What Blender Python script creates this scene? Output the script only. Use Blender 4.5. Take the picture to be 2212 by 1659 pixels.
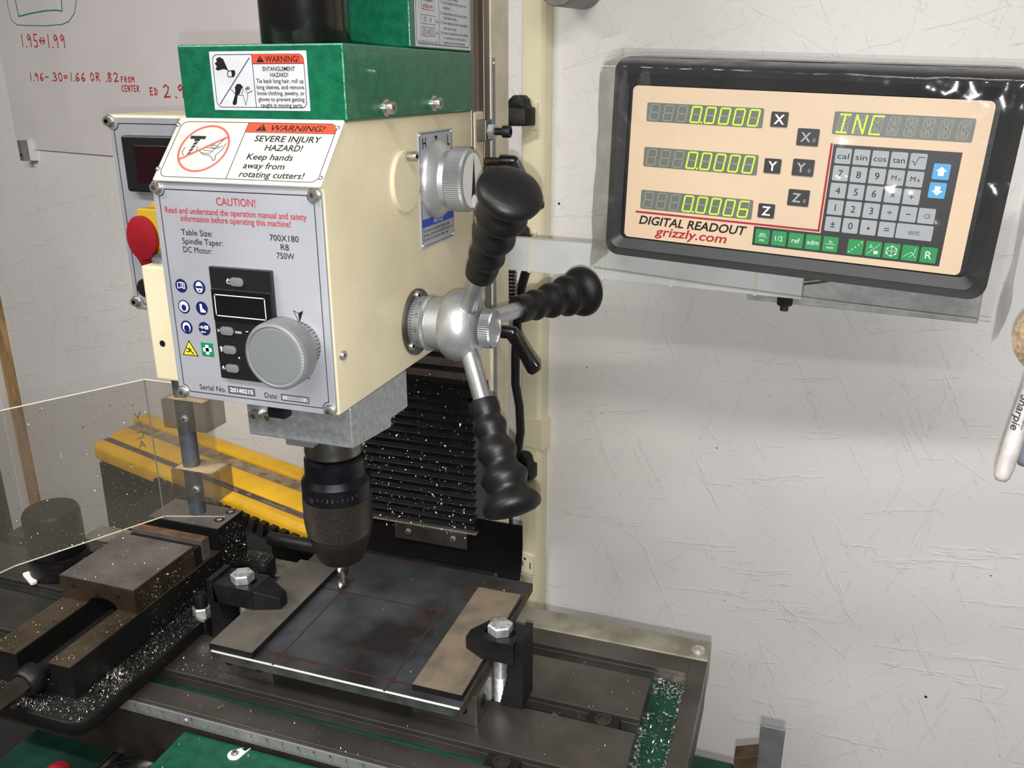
import bpy, bmesh, math, random
from mathutils import Vector, Matrix
for _o in list(bpy.data.objects): bpy.data.objects.remove(_o)
random.seed(7)
SC = bpy.context.scene
COL = SC.collection
PI = math.pi
R = math.radians

# ------------------------------------------------------------------ camera
cam_d = bpy.data.cameras.new('camera'); cam = bpy.data.objects.new('camera', cam_d); COL.objects.link(cam)
cam.location = (0, 0, 0.436)                     # z = 0 is the top of the mill table
cam.rotation_euler = (R(90 - 19.25), 0, R(18.7))
cam_d.sensor_fit = 'HORIZONTAL'; cam_d.sensor_width = 36; cam_d.lens = 1884.5 / 2212 * 36
cam_d.clip_start = 0.01
SC.camera = cam
# ------------------------------------------------------------------ light
wd = bpy.data.worlds.new('room_ambient'); SC.world = wd; wd.use_nodes = True
bg = wd.node_tree.nodes['Background']; bg.inputs[0].default_value = (1.0, 0.965, 0.94, 1); bg.inputs[1].default_value = 0.10
def lamp(name, typ, loc, energy, col, **k):
    d = bpy.data.lights.new(name, typ); d.energy = energy; d.color = col
    for a, b in k.items(): setattr(d, a, b)
    o = bpy.data.objects.new(name, d); o.location = loc; COL.objects.link(o); return o
# the phone's flash sits 14 mm below its lens
_dn = Vector((-math.sin(R(18.7)) * math.sin(R(19.25)), math.cos(R(18.7)) * math.sin(R(19.25)), math.cos(R(19.25)))) * -0.0142
_fl = lamp('camera_flash', 'SPOT', Vector((0, 0, 0.436)) + _dn, 17.0, (0.97, 0.985, 1.0), shadow_soft_size=0.0025, spot_size=R(104), spot_blend=1.0)
_fl.rotation_euler = cam.rotation_euler          # the flash lens throws its light forward and fades towards the edges
# ceiling fluorescents behind the photographer; the left lamp is added to brighten that wall
for _x, _y, _e in ((0.20, -0.50, 22), (-1.35, -0.35, 36), (0.15, -1.35, 20)):
    lamp('fluorescent_and_fill', 'AREA', (_x, _y, 1.45), _e, (1.0, 0.972, 0.95), shape='RECTANGLE', size=1.2, size_y=0.12)
SC.view_settings.view_transform = 'Standard'; SC.view_settings.look = 'None'
SC.view_settings.gamma = 1; SC.view_settings.use_curve_mapping = False
SC.view_settings.exposure = 0.0

# ------------------------------------------------------------------ helpers
def lin(c):
    c = c / 255.0
    return c / 12.92 if c <= 0.04045 else ((c + 0.055) / 1.055) ** 2.4
def rgb(t): return (lin(t[0]), lin(t[1]), lin(t[2]), 1)
MATS = {}
def mat(name, col, rough=0.5, metal=0.0, col2=None, cscale=40, clo=0.4, chi=0.65, bump=0, bscale=300, bdist=0.001, spec=0.5,
        emit=0, rvar=0, coat=0, stretch=None, detail=4, ecol=None):
    m = bpy.data.materials.new(name); m.use_nodes = True; nt = m.node_tree; N = nt.nodes; L = nt.links
    b = N['Principled BSDF']; b.inputs['Base Color'].default_value = rgb(col)
    b.inputs['Roughness'].default_value = rough; b.inputs['Metallic'].default_value = metal
    b.inputs['Specular IOR Level'].default_value = spec; b.inputs['Coat Weight'].default_value = coat
    if emit:
        b.inputs['Emission Color'].default_value = rgb(ecol or col); b.inputs['Emission Strength'].default_value = emit
    tc = N.new('ShaderNodeTexCoord'); vec = tc.outputs['Object']
    if stretch:
        mp = N.new('ShaderNodeMapping'); mp.inputs['Scale'].default_value = stretch; L.new(vec, mp.inputs[0]); vec = mp.outputs[0]
    if col2 or rvar:
        n = N.new('ShaderNodeTexNoise'); n.inputs['Scale'].default_value = cscale; n.inputs['Detail'].default_value = detail; L.new(vec, n.inputs['Vector'])
        if col2:
            r = N.new('ShaderNodeValToRGB'); r.color_ramp.elements[0].position = clo; r.color_ramp.elements[1].position = chi
            r.color_ramp.elements[0].color = rgb(col); r.color_ramp.elements[1].color = rgb(col2)
            L.new(n.outputs['Fac'], r.inputs[0]); L.new(r.outputs[0], b.inputs['Base Color'])
        if rvar:
            q = N.new('ShaderNodeMapRange'); q.inputs[3].default_value = max(0.02, rough - rvar); q.inputs[4].default_value = min(1, rough + rvar)
            L.new(n.outputs['Fac'], q.inputs[0]); L.new(q.outputs[0], b.inputs['Roughness'])
    if bump:
        n = N.new('ShaderNodeTexNoise'); n.inputs['Scale'].default_value = bscale; n.inputs['Detail'].default_value = 3; L.new(vec, n.inputs['Vector'])
        bu = N.new('ShaderNodeBump'); bu.inputs['Strength'].default_value = bump; bu.inputs['Distance'].default_value = bdist
        L.new(n.outputs['Fac'], bu.inputs['Height']); L.new(bu.outputs[0], b.inputs['Normal'])
    MATS[name] = m; return m

mat('cream', (210, 198, 166), 0.42, col2=(198, 185, 151), cscale=14, clo=0.45, chi=0.75, bump=0.12, bscale=420)
mat('cream_dark', (206, 195, 168), 0.5, col2=(188, 177, 152), cscale=30, bump=0.15, bscale=400)
mat('beige_plastic', (226, 218, 186), 0.4, col2=(216, 206, 172), cscale=10)
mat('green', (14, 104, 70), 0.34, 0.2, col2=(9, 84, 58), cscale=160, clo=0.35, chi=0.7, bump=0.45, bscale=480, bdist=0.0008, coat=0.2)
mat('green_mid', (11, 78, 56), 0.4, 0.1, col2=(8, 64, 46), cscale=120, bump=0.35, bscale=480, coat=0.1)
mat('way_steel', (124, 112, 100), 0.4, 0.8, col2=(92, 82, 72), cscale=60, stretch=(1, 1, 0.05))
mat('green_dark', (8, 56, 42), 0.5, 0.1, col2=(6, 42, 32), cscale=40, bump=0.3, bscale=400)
mat('black_paint', (13, 12, 12), 0.22, col2=(20, 17, 16), cscale=20, rvar=0.06, coat=0.3)
mat('black_plastic', (22, 22, 23), 0.38, bump=0.1, bscale=900)
mat('black_rubber', (18, 17, 17), 0.5, spec=0.35, col2=(26, 25, 24), cscale=60, bump=0.15, bscale=500)
mat('black_grip', (17, 16, 16), 0.45, spec=0.35, col2=(26, 24, 23), cscale=45, clo=0.5, chi=0.8, bump=0.1, bscale=700)
mat('black_oxide', (25, 25, 27), 0.42, 0.5, col2=(38, 36, 36), cscale=50, bump=0.12, bscale=700)
mat('black_blue', (20, 22, 27), 0.33, 0.5, col2=(30, 32, 36), cscale=60)
mat('steel', (150, 146, 138), 0.36, 1.0, col2=(116, 111, 103), cscale=70, rvar=0.1)
mat('steel_dull', (112, 108, 102), 0.42, 0.85, col2=(80, 74, 66), cscale=26, rvar=0.1, bump=0.05, bscale=900)
mat('steel_dark', (84, 76, 68), 0.45, 0.8, col2=(56, 50, 44), cscale=26, rvar=0.12, bump=0.08, bscale=700)
mat('table_iron', (112, 107, 101), 0.38, 0.85, col2=(80, 75, 70), cscale=22, clo=0.35, chi=0.75, rvar=0.12, bump=0.05, bscale=800, detail=6)
mat('vise_iron', (122, 114, 110), 0.5, 0.55, col2=(98, 90, 84), cscale=30, rvar=0.1, bump=0.06, bscale=700)
mat('vise_black', (13, 12, 11), 0.5, 0.2, col2=(26, 22, 18), cscale=30, clo=0.5, chi=0.8, bump=0.4, bscale=300)
mat('vise_brown_shaded', (72, 60, 48), 0.5, 0.6, col2=(54, 44, 35), cscale=40, bump=0.08, bscale=600)
mat('rail_brown', (102, 88, 70), 0.45, 0.7, col2=(80, 68, 54), cscale=40, bump=0.06, bscale=600)
mat('rust_edge', (120, 84, 52), 0.8, 0.2, col2=(84, 62, 44), cscale=90)
mat('alu', (186, 188, 190), 0.34, 0.85, col2=(164, 166, 168), cscale=50, rvar=0.08, bump=0.05, bscale=600)
mat('alu_cast', (176, 178, 178), 0.4, 0.75, col2=(196, 198, 198), cscale=35, bump=0.08, bscale=500)
mat('alu_brushed', (176, 178, 178), 0.45, 0.7, col2=(150, 152, 154), cscale=240, clo=0.35, chi=0.7, bump=0.1, bscale=500)
mat('alu_rod', (112, 116, 120), 0.42, 0.7, col2=(96, 100, 104), cscale=60)
mat('arm_white', (206, 207, 205), 0.5, 0.1, col2=(192, 193, 191), cscale=25, bump=0.05, bscale=400)
mat('knob_white', (206, 206, 202), 0.5)
mat('alu_dull', (142, 142, 142), 0.5, 0.5, col2=(126, 127, 128), cscale=30)
mat('chrome', (214, 212, 206), 0.24, 0.85)
mat('zinc', (214, 216, 216), 0.34, 0.75, col2=(160, 160, 158), cscale=120, bump=0.08, bscale=400)
mat('nickel', (196, 190, 180), 0.28, 0.85, col2=(160, 154, 144), cscale=90)
mat('brass_zinc', (190, 186, 96), 0.25, 0.9)
mat('panel_silver', (170, 171, 176), 0.42, 0.3, col2=(161, 162, 168), cscale=18)
mat('label_white', (188, 189, 190), 0.5, col2=(176, 178, 180), cscale=45)
mat('label_cream', (194, 190, 180), 0.5, col2=(187, 182, 171), cscale=30)
mat('white_paint', (230, 230, 228), 0.45)
mat('print_black', (16, 15, 17), 0.55, spec=0.3)
mat('print_grey', (84, 84, 84), 0.5)
mat('print_red', (164, 28, 44), 0.5, spec=0.3)
mat('print_lightred', (226, 82, 70), 0.5)
mat('print_orange', (208, 70, 40), 0.5, spec=0.3)
mat('print_blue', (28, 60, 158), 0.45)
mat('print_navy', (14, 26, 80), 0.5, spec=0.3)
mat('print_yellow', (232, 206, 40), 0.45)
mat('print_green', (10, 118, 74), 0.45)
mat('print_white', (232, 232, 230), 0.45)
mat('stamp_white', (220, 224, 230), 0.45)
mat('display_black', (14, 12, 14), 0.18, coat=0.3)
mat('display_red', (34, 10, 14), 0.2)
mat('button_grey', (104, 107, 108), 0.5)
mat('estop_red', (146, 18, 32), 0.42, col2=(130, 16, 26), cscale=30)
mat('estop_yellow', (190, 156, 36), 0.5)
mat('dro_black', (30, 31, 38), 0.42, col2=(24, 25, 30), cscale=30, bump=0.15, bscale=900)
mat('dro_beige', (220, 193, 162), 0.5, col2=(212, 188, 160), cscale=9)
mat('lcd_grey', (104, 108, 100), 0.45)
mat('seg_off', (140, 142, 134), 0.5)
mat('seg_on', (170, 240, 40), 0.5, emit=1.0, ecol=(168, 246, 30))
mat('key_grey', (158, 162, 166), 0.5)
mat('key_black', (36, 34, 36), 0.45)
mat('key_green', (22, 140, 74), 0.45)
mat('key_blue', (70, 160, 214), 0.45)
mat('galvanised', (160, 162, 160), 0.5, 0.45, col2=(140, 141, 138), cscale=60, bump=0.15, bscale=200)
mat('zip_tie', (206, 200, 184), 0.5)
mat('wood_edge', (186, 150, 104), 0.7, col2=(140, 104, 66), cscale=24, stretch=(6, 1, 0.6), bump=0.2, bscale=100)
mat('dark_brown', (66, 52, 40), 0.85, col2=(50, 40, 32), cscale=8)
mat('floor_grey', (48, 46, 45), 0.85, col2=(36, 34, 33), cscale=6, bump=0.2, bscale=80)
mat('board_white', (220, 214, 212), 0.4, col2=(214, 208, 206), cscale=6)
mat('ink_red', (196, 44, 48), 0.5)
mat('ink_green', (44, 140, 116), 0.5)
mat('beam_yellow', (236, 186, 34), 0.5, col2=(222, 168, 30), cscale=20, bump=0.1, bscale=300)
mat('dust_tan', (160, 140, 108), 0.95, col2=(116, 100, 76), cscale=60, bump=0.4, bscale=300)
mat('dust_dark', (98, 88, 72), 0.95, col2=(76, 68, 56), cscale=70, bump=0.4, bscale=300)
mat('strip_tan', (150, 146, 130), 0.5, 0.45, col2=(122, 116, 100), cscale=40, bump=0.08, bscale=500)
mat('strip_iron', (104, 98, 92), 0.5, 0.6, col2=(84, 78, 72), cscale=30, bump=0.06, bscale=700)
mat('mud_brown', (64, 52, 46), 0.8, col2=(44, 36, 32), cscale=60)
mat('marker_grey', (196, 190, 186), 0.5, col2=(168, 160, 156), cscale=90)
mat('marker_blue', (120, 124, 136), 0.5)
mat('sponge', (176, 156, 128), 0.9, col2=(140, 118, 92), cscale=300, bump=0.8, bscale=500)
mat('chip', (232, 232, 228), 0.22, 1.0)
mat('chip_dull', (190, 188, 182), 0.35, 0.9)
mat('dirt', (36, 31, 26), 0.95, col2=(58, 50, 42), cscale=90, bump=0.5, bscale=400)
mat('fuse_cap', (24, 22, 24), 0.4)
mat('cable_black', (20, 20, 21), 0.35)
mat('tape', (150, 128, 90), 0.9, col2=(120, 98, 66), cscale=120, bump=0.5, bscale=300)

def special_wall():
    m = bpy.data.materials.new('painted_osb'); m.use_nodes = True; N = m.node_tree.nodes; L = m.node_tree.links
    b = N['Principled BSDF']; b.inputs['Roughness'].default_value = 0.42; b.inputs['Specular IOR Level'].default_value = 0.35
    tc = N.new('ShaderNodeTexCoord'); acc = None
    for k, (ang, sx, sz, thr, wgt) in enumerate([(14, 5, 62, 0.60, 1.0), (-62, 6, 66, 0.61, 1.0), (76, 5, 74, 0.62, 0.9), (-28, 8, 90, 0.63, 0.8), (48, 9, 110, 0.63, 0.7)]):
        mp = N.new('ShaderNodeMapping'); mp.inputs['Rotation'].default_value = (0, R(ang), 0); mp.inputs['Location'].default_value = (k * 3.1, 0, k * 1.7)
        m2 = N.new('ShaderNodeMapping'); m2.inputs['Scale'].default_value = (sx, 1, sz)
        L.new(tc.outputs['Object'], mp.inputs[0]); L.new(mp.outputs[0], m2.inputs[0])
        n = N.new('ShaderNodeTexNoise'); n.inputs['Scale'].default_value = 1.0; n.inputs['Detail'].default_value = 4; n.inputs['Roughness'].default_value = 0.7
        L.new(m2.outputs[0], n.inputs['Vector'])
        r = N.new('ShaderNodeValToRGB'); r.color_ramp.elements[0].position = thr; r.color_ramp.elements[1].position = thr + 0.018
        L.new(n.outputs['Fac'], r.inputs[0])
        ml = N.new('ShaderNodeMath'); ml.operation = 'MULTIPLY'; ml.inputs[1].default_value = wgt; L.new(r.outputs[0], ml.inputs[0])
        if acc is None: acc = ml.outputs[0]
        else:
            ad = N.new('ShaderNodeMath'); ad.operation = 'ADD'; L.new(acc, ad.inputs[0]); L.new(ml.outputs[0], ad.inputs[1]); acc = ad.outputs[0]
    fine = N.new('ShaderNodeTexNoise'); fine.inputs['Scale'].default_value = 160; fine.inputs['Detail'].default_value = 3; L.new(tc.outputs['Object'], fine.inputs['Vector'])
    fm = N.new('ShaderNodeMath'); fm.operation = 'MULTIPLY_ADD'; fm.inputs[1].default_value = 0.25; L.new(fine.outputs['Fac'], fm.inputs[0]); L.new(acc, fm.inputs[2])
    bu = N.new('ShaderNodeBump'); bu.inputs['Strength'].default_value = 0.42; bu.inputs['Distance'].default_value = 0.0014
    L.new(fm.outputs[0], bu.inputs['Height']); L.new(bu.outputs[0], b.inputs['Normal'])
    big = N.new('ShaderNodeTexNoise'); big.inputs['Scale'].default_value = 3.0; big.inputs['Detail'].default_value = 3; L.new(tc.outputs['Object'], big.inputs['Vector'])
    cr = N.new('ShaderNodeValToRGB'); cr.color_ramp.elements[0].color = rgb((224, 220, 216)); cr.color_ramp.elements[1].color = rgb((230, 228, 224))
    cr.color_ramp.elements[0].position = 0.35; cr.color_ramp.elements[1].position = 0.65; L.new(big.outputs['Fac'], cr.inputs[0])
    vo = N.new('ShaderNodeTexVoronoi'); vo.inputs['Scale'].default_value = 34; vo.inputs['Randomness'].default_value = 1; L.new(tc.outputs['Object'], vo.inputs['Vector'])
    sr = N.new('ShaderNodeValToRGB'); sr.color_ramp.elements[0].position = 0.028; sr.color_ramp.elements[1].position = 0.05
    sr.color_ramp.elements[0].color = (0.18, 0.17, 0.16, 1); sr.color_ramp.elements[1].color = (1, 1, 1, 1); L.new(vo.outputs['Distance'], sr.inputs[0])
    gate = N.new('ShaderNodeTexNoise'); gate.inputs['Scale'].default_value = 7; L.new(tc.outputs['Object'], gate.inputs['Vector'])
    gr = N.new('ShaderNodeValToRGB'); gr.color_ramp.elements[0].position = 0.52; gr.color_ramp.elements[1].position = 0.56; L.new(gate.outputs['Fac'], gr.inputs[0])
    mx0 = N.new('ShaderNodeMix'); mx0.data_type = 'RGBA'; L.new(gr.outputs[0], mx0.inputs[0]); mx0.inputs[6].default_value = (1, 1, 1, 1); L.new(sr.outputs[0], mx0.inputs[7])
    mx = N.new('ShaderNodeMix'); mx.data_type = 'RGBA'; mx.blend_type = 'MULTIPLY'; mx.inputs[0].default_value = 1
    L.new(cr.outputs[0], mx.inputs[6]); L.new(mx0.outputs[2], mx.inputs[7]); L.new(mx.outputs[2], b.inputs['Base Color'])
    MATS['painted_osb'] = m
special_wall()
def special_workpiece():
    m = bpy.data.materials.new('mill_scale'); m.use_nodes = True; N = m.node_tree.nodes; L = m.node_tree.links
    b = N['Principled BSDF']; b.inputs['Metallic'].default_value = 0.45; b.inputs['Roughness'].default_value = 0.42
    tc = N.new('ShaderNodeTexCoord')
    def noise(s, d, off):
        mp = N.new('ShaderNodeMapping'); mp.inputs['Location'].default_value = (off, off * 1.3, 0); L.new(tc.outputs['Object'], mp.inputs[0])
        n = N.new('ShaderNodeTexNoise'); n.inputs['Scale'].default_value = s; n.inputs['Detail'].default_value = d; L.new(mp.outputs[0], n.inputs['Vector']); return n.outputs['Fac']
    r = N.new('ShaderNodeValToRGB'); e = r.color_ramp.elements
    e[0].position = 0.36; e[0].color = rgb((42, 40, 39)); e[1].position = 0.66; e[1].color = rgb((76, 79, 83))
    L.new(noise(20, 5, 2.0), r.inputs[0])
    r2 = N.new('ShaderNodeValToRGB'); r2.color_ramp.elements[0].position = 0.56; r2.color_ramp.elements[1].position = 0.7; L.new(noise(26, 6, 7.7), r2.inputs[0])
    mx = N.new('ShaderNodeMix'); mx.data_type = 'RGBA'; L.new(r2.outputs[0], mx.inputs[0]); L.new(r.outputs[0], mx.inputs[6]); mx.inputs[7].default_value = rgb((80, 57, 42))
    L.new(mx.outputs[2], b.inputs['Base Color'])
    bu = N.new('ShaderNodeBump'); bu.inputs['Strength'].default_value = 0.08; bu.inputs['Distance'].default_value = 0.001
    L.new(noise(500, 3, 0), bu.inputs['Height']); L.new(bu.outputs[0], b.inputs['Normal'])
    MATS['mill_scale'] = m
special_workpiece()
mat('strip_bar', (110, 104, 95), 0.52, 0.5, col2=(94, 89, 81), cscale=40, bump=0.06, bscale=700)
mat('strip_rusty', (126, 112, 94), 0.62, 0.4, col2=(104, 94, 80), cscale=45, clo=0.4, chi=0.62, bump=0.1, bscale=500)
mat('plate_edge', (120, 122, 122), 0.3, 0.9, col2=(86, 84, 80), cscale=60)
mat('plate_brown', (84, 64, 46), 0.65, 0.4, col2=(60, 46, 34), cscale=70)
mat('edge_highlight', (236, 236, 232), 0.3, 0.6)  # near-white colour for the highlight painted along the plate's front edge
mat('dykem', (50, 26, 25), 0.6)
def special_knurl(name, col, s1, rough):
    m = bpy.data.materials.new(name); m.use_nodes = True; N = m.node_tree.nodes; L = m.node_tree.links
    b = N['Principled BSDF']; b.inputs['Base Color'].default_value = rgb(col); b.inputs['Metallic'].default_value = 0.75; b.inputs['Roughness'].default_value = rough
    tc = N.new('ShaderNodeTexCoord'); sp = N.new('ShaderNodeSeparateXYZ'); L.new(tc.outputs['Object'], sp.inputs[0])
    at = N.new('ShaderNodeMath'); at.operation = 'ARCTAN2'; L.new(sp.outputs['Y'], at.inputs[0]); L.new(sp.outputs['X'], at.inputs[1])
    outs = []
    for s in (1, -1):
        a = N.new('ShaderNodeMath'); a.operation = 'MULTIPLY'; a.inputs[1].default_value = s1; L.new(at.outputs[0], a.inputs[0])
        z = N.new('ShaderNodeMath'); z.operation = 'MULTIPLY_ADD'; z.inputs[1].default_value = s * s1 * 38; L.new(sp.outputs['Z'], z.inputs[0]); L.new(a.outputs[0], z.inputs[2])
        si = N.new('ShaderNodeMath'); si.operation = 'SINE'; L.new(z.outputs[0], si.inputs[0]); outs.append(si.outputs[0])
    mn = N.new('ShaderNodeMath'); mn.operation = 'MULTIPLY'; L.new(outs[0], mn.inputs[0]); L.new(outs[1], mn.inputs[1])
    bu = N.new('ShaderNodeBump'); bu.inputs['Strength'].default_value = 1.0; bu.inputs['Distance'].default_value = 0.0006
    L.new(mn.outputs[0], bu.inputs['Height']); L.new(bu.outputs[0], b.inputs['Normal']); MATS[name] = m
special_knurl('knurl_brown', (70, 62, 56), 70, 0.4)
special_knurl('knurl_black', (34, 32, 31), 60, 0.35)
def special_clear(name, tint, dust, dustcol, rough, bump, bscale, specks=0):
    # clear plastic sheet: mostly lets light straight through, with a gloss coat, haze and specks of dust lying on it
    m = bpy.data.materials.new(name); m.use_nodes = True; N = m.node_tree.nodes; L = m.node_tree.links
    N.remove(N['Principled BSDF']); out = N['Material Output']
    tr = N.new('ShaderNodeBsdfTransparent'); tr.inputs[0].default_value = tint
    gl = N.new('ShaderNodeBsdfGlossy'); gl.inputs['Roughness'].default_value = rough
    df = N.new('ShaderNodeBsdfDiffuse'); df.inputs[0].default_value = rgb(dustcol)
    tc = N.new('ShaderNodeTexCoord'); n = N.new('ShaderNodeTexNoise'); n.inputs['Scale'].default_value = 9; n.inputs['Detail'].default_value = 4; L.new(tc.outputs['Object'], n.inputs['Vector'])
    mr = N.new('ShaderNodeMapRange'); mr.inputs[1].default_value = 0.3; mr.inputs[2].default_value = 0.75; mr.inputs[3].default_value = dust * 0.55; mr.inputs[4].default_value = dust * 1.45; L.new(n.outputs['Fac'], mr.inputs[0])
    fac = mr.outputs[0]
    if specks:
        vo = N.new('ShaderNodeTexVoronoi'); vo.inputs['Scale'].default_value = specks; L.new(tc.outputs['Object'], vo.inputs['Vector'])
        sr = N.new('ShaderNodeValToRGB'); sr.color_ramp.elements[0].position = 0.08; sr.color_ramp.elements[1].position = 0.16
        sr.color_ramp.elements[0].color = (0.7, 0.7, 0.7, 1); sr.color_ramp.elements[1].color = (0, 0, 0, 1); L.new(vo.outputs['Distance'], sr.inputs[0])
        ad = N.new('ShaderNodeMath'); ad.operation = 'MAXIMUM'; L.new(fac, ad.inputs[0]); L.new(sr.outputs[0], ad.inputs[1]); fac = ad.outputs[0]
    m1 = N.new('ShaderNodeMixShader'); L.new(fac, m1.inputs[0]); L.new(tr.outputs[0], m1.inputs[1]); L.new(df.outputs[0], m1.inputs[2])
    lw = N.new('ShaderNodeLayerWeight'); lw.inputs['Blend'].default_value = 0.5
    pw = N.new('ShaderNodeMath'); pw.operation = 'POWER'; pw.inputs[1].default_value = 4.0; L.new(lw.outputs['Facing'], pw.inputs[0])
    rf = N.new('ShaderNodeMath'); rf.operation = 'MULTIPLY_ADD'; rf.inputs[1].default_value = 0.7; rf.inputs[2].default_value = 0.035; L.new(pw.outputs[0], rf.inputs[0])
    m2 = N.new('ShaderNodeMixShader'); L.new(rf.outputs[0], m2.inputs[0]); L.new(m1.outputs[0], m2.inputs[1]); L.new(gl.outputs[0], m2.inputs[2])
    if bump:
        bn = N.new('ShaderNodeTexNoise'); bn.inputs['Scale'].default_value = bscale; bn.inputs['Detail'].default_value = 2.5; bn.inputs['Distortion'].default_value = 0.8; L.new(tc.outputs['Object'], bn.inputs['Vector'])
        bu = N.new('ShaderNodeBump'); bu.inputs['Strength'].default_value = bump; bu.inputs['Distance'].default_value = 0.004; L.new(bn.outputs['Fac'], bu.inputs['Height'])
        L.new(bu.outputs[0], gl.inputs['Normal']); L.new(bu.outputs[0], lw.inputs['Normal'])
    L.new(m2.outputs[0], out.inputs[0]); MATS[name] = m
special_clear('vinyl', (0.98, 0.98, 0.975, 1), 0.018, (210, 206, 196), 0.10, 0.6, 20)
special_clear('vinyl_edge', (0.82, 0.82, 0.80, 1), 0.25, (170, 168, 160), 0.2, 0.5, 30)
special_clear('guard_plastic', (0.93, 0.92, 0.90, 1), 0.16, (128, 120, 108), 0.25, 0.0, 20, specks=260)
special_clear('clamp_clear', (0.70, 0.68, 0.65, 1), 0.16, (140, 132, 120), 0.12, 0.3, 120)

# ------------------------------------------------------------------ geometry kit
class Fr:
    def __init__(s, o, u, v, n): s.o = Vector(o); s.u = Vector(u); s.v = Vector(v); s.n = Vector(n)
    def __call__(s, a, b, c=0.0): return s.o + s.u * a + s.v * b + s.n * c
IDF = Fr((0, 0, 0), (1, 0, 0), (0, 1, 0), (0, 0, 1))
_glyph = {}
def glyphs(txt, bold=0.0, shear=0.0):
    k = (txt, bold, shear)
    if k in _glyph: return _glyph[k]
    c = bpy.data.curves.new('t', 'FONT'); c.body = txt; c.size = 1; c.offset = bold; c.shear = shear; c.resolution_u = 3
    o = bpy.data.objects.new('t', c); COL.objects.link(o)
    me = bpy.data.meshes.new_from_object(o.evaluated_get(bpy.context.evaluated_depsgraph_get()))
    vs = [(v.co.x, v.co.y) for v in me.vertices]; fs = [tuple(p.vertices) for p in me.polygons]
    bpy.data.objects.remove(o); bpy.data.curves.remove(c); bpy.data.meshes.remove(me)
    _glyph[k] = (vs, fs); return vs, fs
_ch = [v[1] for v in glyphs('H')[0]]; CAP = (max(_ch) - min(_ch)) if _ch else 0.7
class MB:
    def __init__(s): s.v = []; s.f = []; s.m = []
    def add(s, vs, fs, m):
        b = len(s.v); s.v += [tuple(v) for v in vs]; s.f += [tuple(b + i for i in f) for f in fs]; s.m += [m] * len(fs); return s
    def box(s, x0, x1, y0, y1, z0, z1, m, fr=IDF):
        vs = [fr(x, y, z) for z in (z0, z1) for y in (y0, y1) for x in (x0, x1)]
        return s.add(vs, [(0, 1, 3, 2), (4, 5, 7, 6), (0, 1, 5, 4), (2, 3, 7, 6), (0, 2, 6, 4), (1, 3, 7, 5)], m)
    def prism(s, poly, c0, c1, m, fr=IDF):
        n = len(poly); vs = [fr(a, b, c0) for a, b in poly] + [fr(a, b, c1) for a, b in poly]
        return s.add(vs, [tuple(range(n)), tuple(range(n, 2 * n))] + [(i, (i + 1) % n, n + (i + 1) % n, n + i) for i in range(n)], m)
    def lathe(s, o, axis, prof, m, n=32, ribs=0, ribdepth=0.03):
        ax = Vector(axis).normalized(); t = Vector((0, 0, 1)) if abs(ax.z) < 0.9 else Vector((1, 0, 0))
        a = ax.cross(t).normalized(); b = ax.cross(a); o = Vector(o); vs = []; fs = []
        if ribs: n = ribs * 2
        for r, h in prof:
            for k in range(n):
                rr = r * (1 - (ribdepth if ribs and k % 2 else 0)); th = 2 * PI * k / n
                vs.append(o + ax * h + a * rr * math.cos(th) + b * rr * math.sin(th))
        for i in range(len(prof) - 1):
            for k in range(n): fs.append((i * n + k, i * n + (k + 1) % n, (i + 1) * n + (k + 1) % n, (i + 1) * n + k))
        if prof[0][0] > 1e-6: fs.append(tuple(range(n)))
        if prof[-1][0] > 1e-6: fs.append(tuple(range((len(prof) - 1) * n, len(prof) * n)))
        return s.add(vs, fs, m)
    def cyl(s, p, q, r, m, n=20, r2=None):
        p = Vector(p); q = Vector(q); d = q - p
        return s.lathe(p, d, [(r, 0), (r if r2 is None else r2, d.length)], m, n)
    def tube(s, path, r, m, n=8):
        P = [Vector(p) for p in path]; vs = []; fs = []; prev = None
        for i, p in enumerate(P):
            d = (P[min(i + 1, len(P) - 1)] - P[max(i - 1, 0)]).normalized()
            if prev is None: prev = d.orthogonal().normalized()
            a = (prev - d * prev.dot(d)).normalized(); prev = a; b = d.cross(a)
            rr = r[i] if isinstance(r, (list, tuple)) else r
            vs += [p + a * rr * math.cos(2 * PI * k / n) + b * rr * math.sin(2 * PI * k / n) for k in range(n)]
        for i in range(len(P) - 1):
            for k in range(n): fs.append((i * n + k, i * n + (k + 1) % n, (i + 1) * n + (k + 1) % n, (i + 1) * n + k))
        fs += [tuple(range(n)), tuple(range((len(P) - 1) * n, len(P) * n))]
        return s.add(vs, fs, m)
    # flat print in a frame
    def poly(s, pts, m, fr, c=0.0002): return s.add([fr(a, b, c) for a, b in pts], [tuple(range(len(pts)))], m)
    def rect(s, a0, b0, a1, b1, m, fr, c=0.0002): return s.poly([(a0, b0), (a1, b0), (a1, b1), (a0, b1)], m, fr, c)
    def line(s, p, q, w, m, fr, c=0.0003):
        p = Vector(p); q = Vector(q); d = (q - p); d = d / max(d.length, 1e-9); n = Vector((-d.y, d.x)) * w / 2; e = d * w * 0.35
        return s.poly([p - n - e, q - n + e, q + n + e, p + n - e], m, fr, c)
    def path(s, pts, w, m, fr, c=0.0003, closed=False):
        pts = list(pts)
        if closed: pts = pts + [pts[0]]
        for i in range(len(pts) - 1): s.line(pts[i], pts[i + 1], w, m, fr, c)
        return s
    def disc(s, a, b, r, m, fr, c=0.0002, n=28, ry=None): return s.poly([(a + r * math.cos(2 * PI * k / n), b + (ry or r) * math.sin(2 * PI * k / n)) for k in range(n)], m, fr, c)
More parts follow.
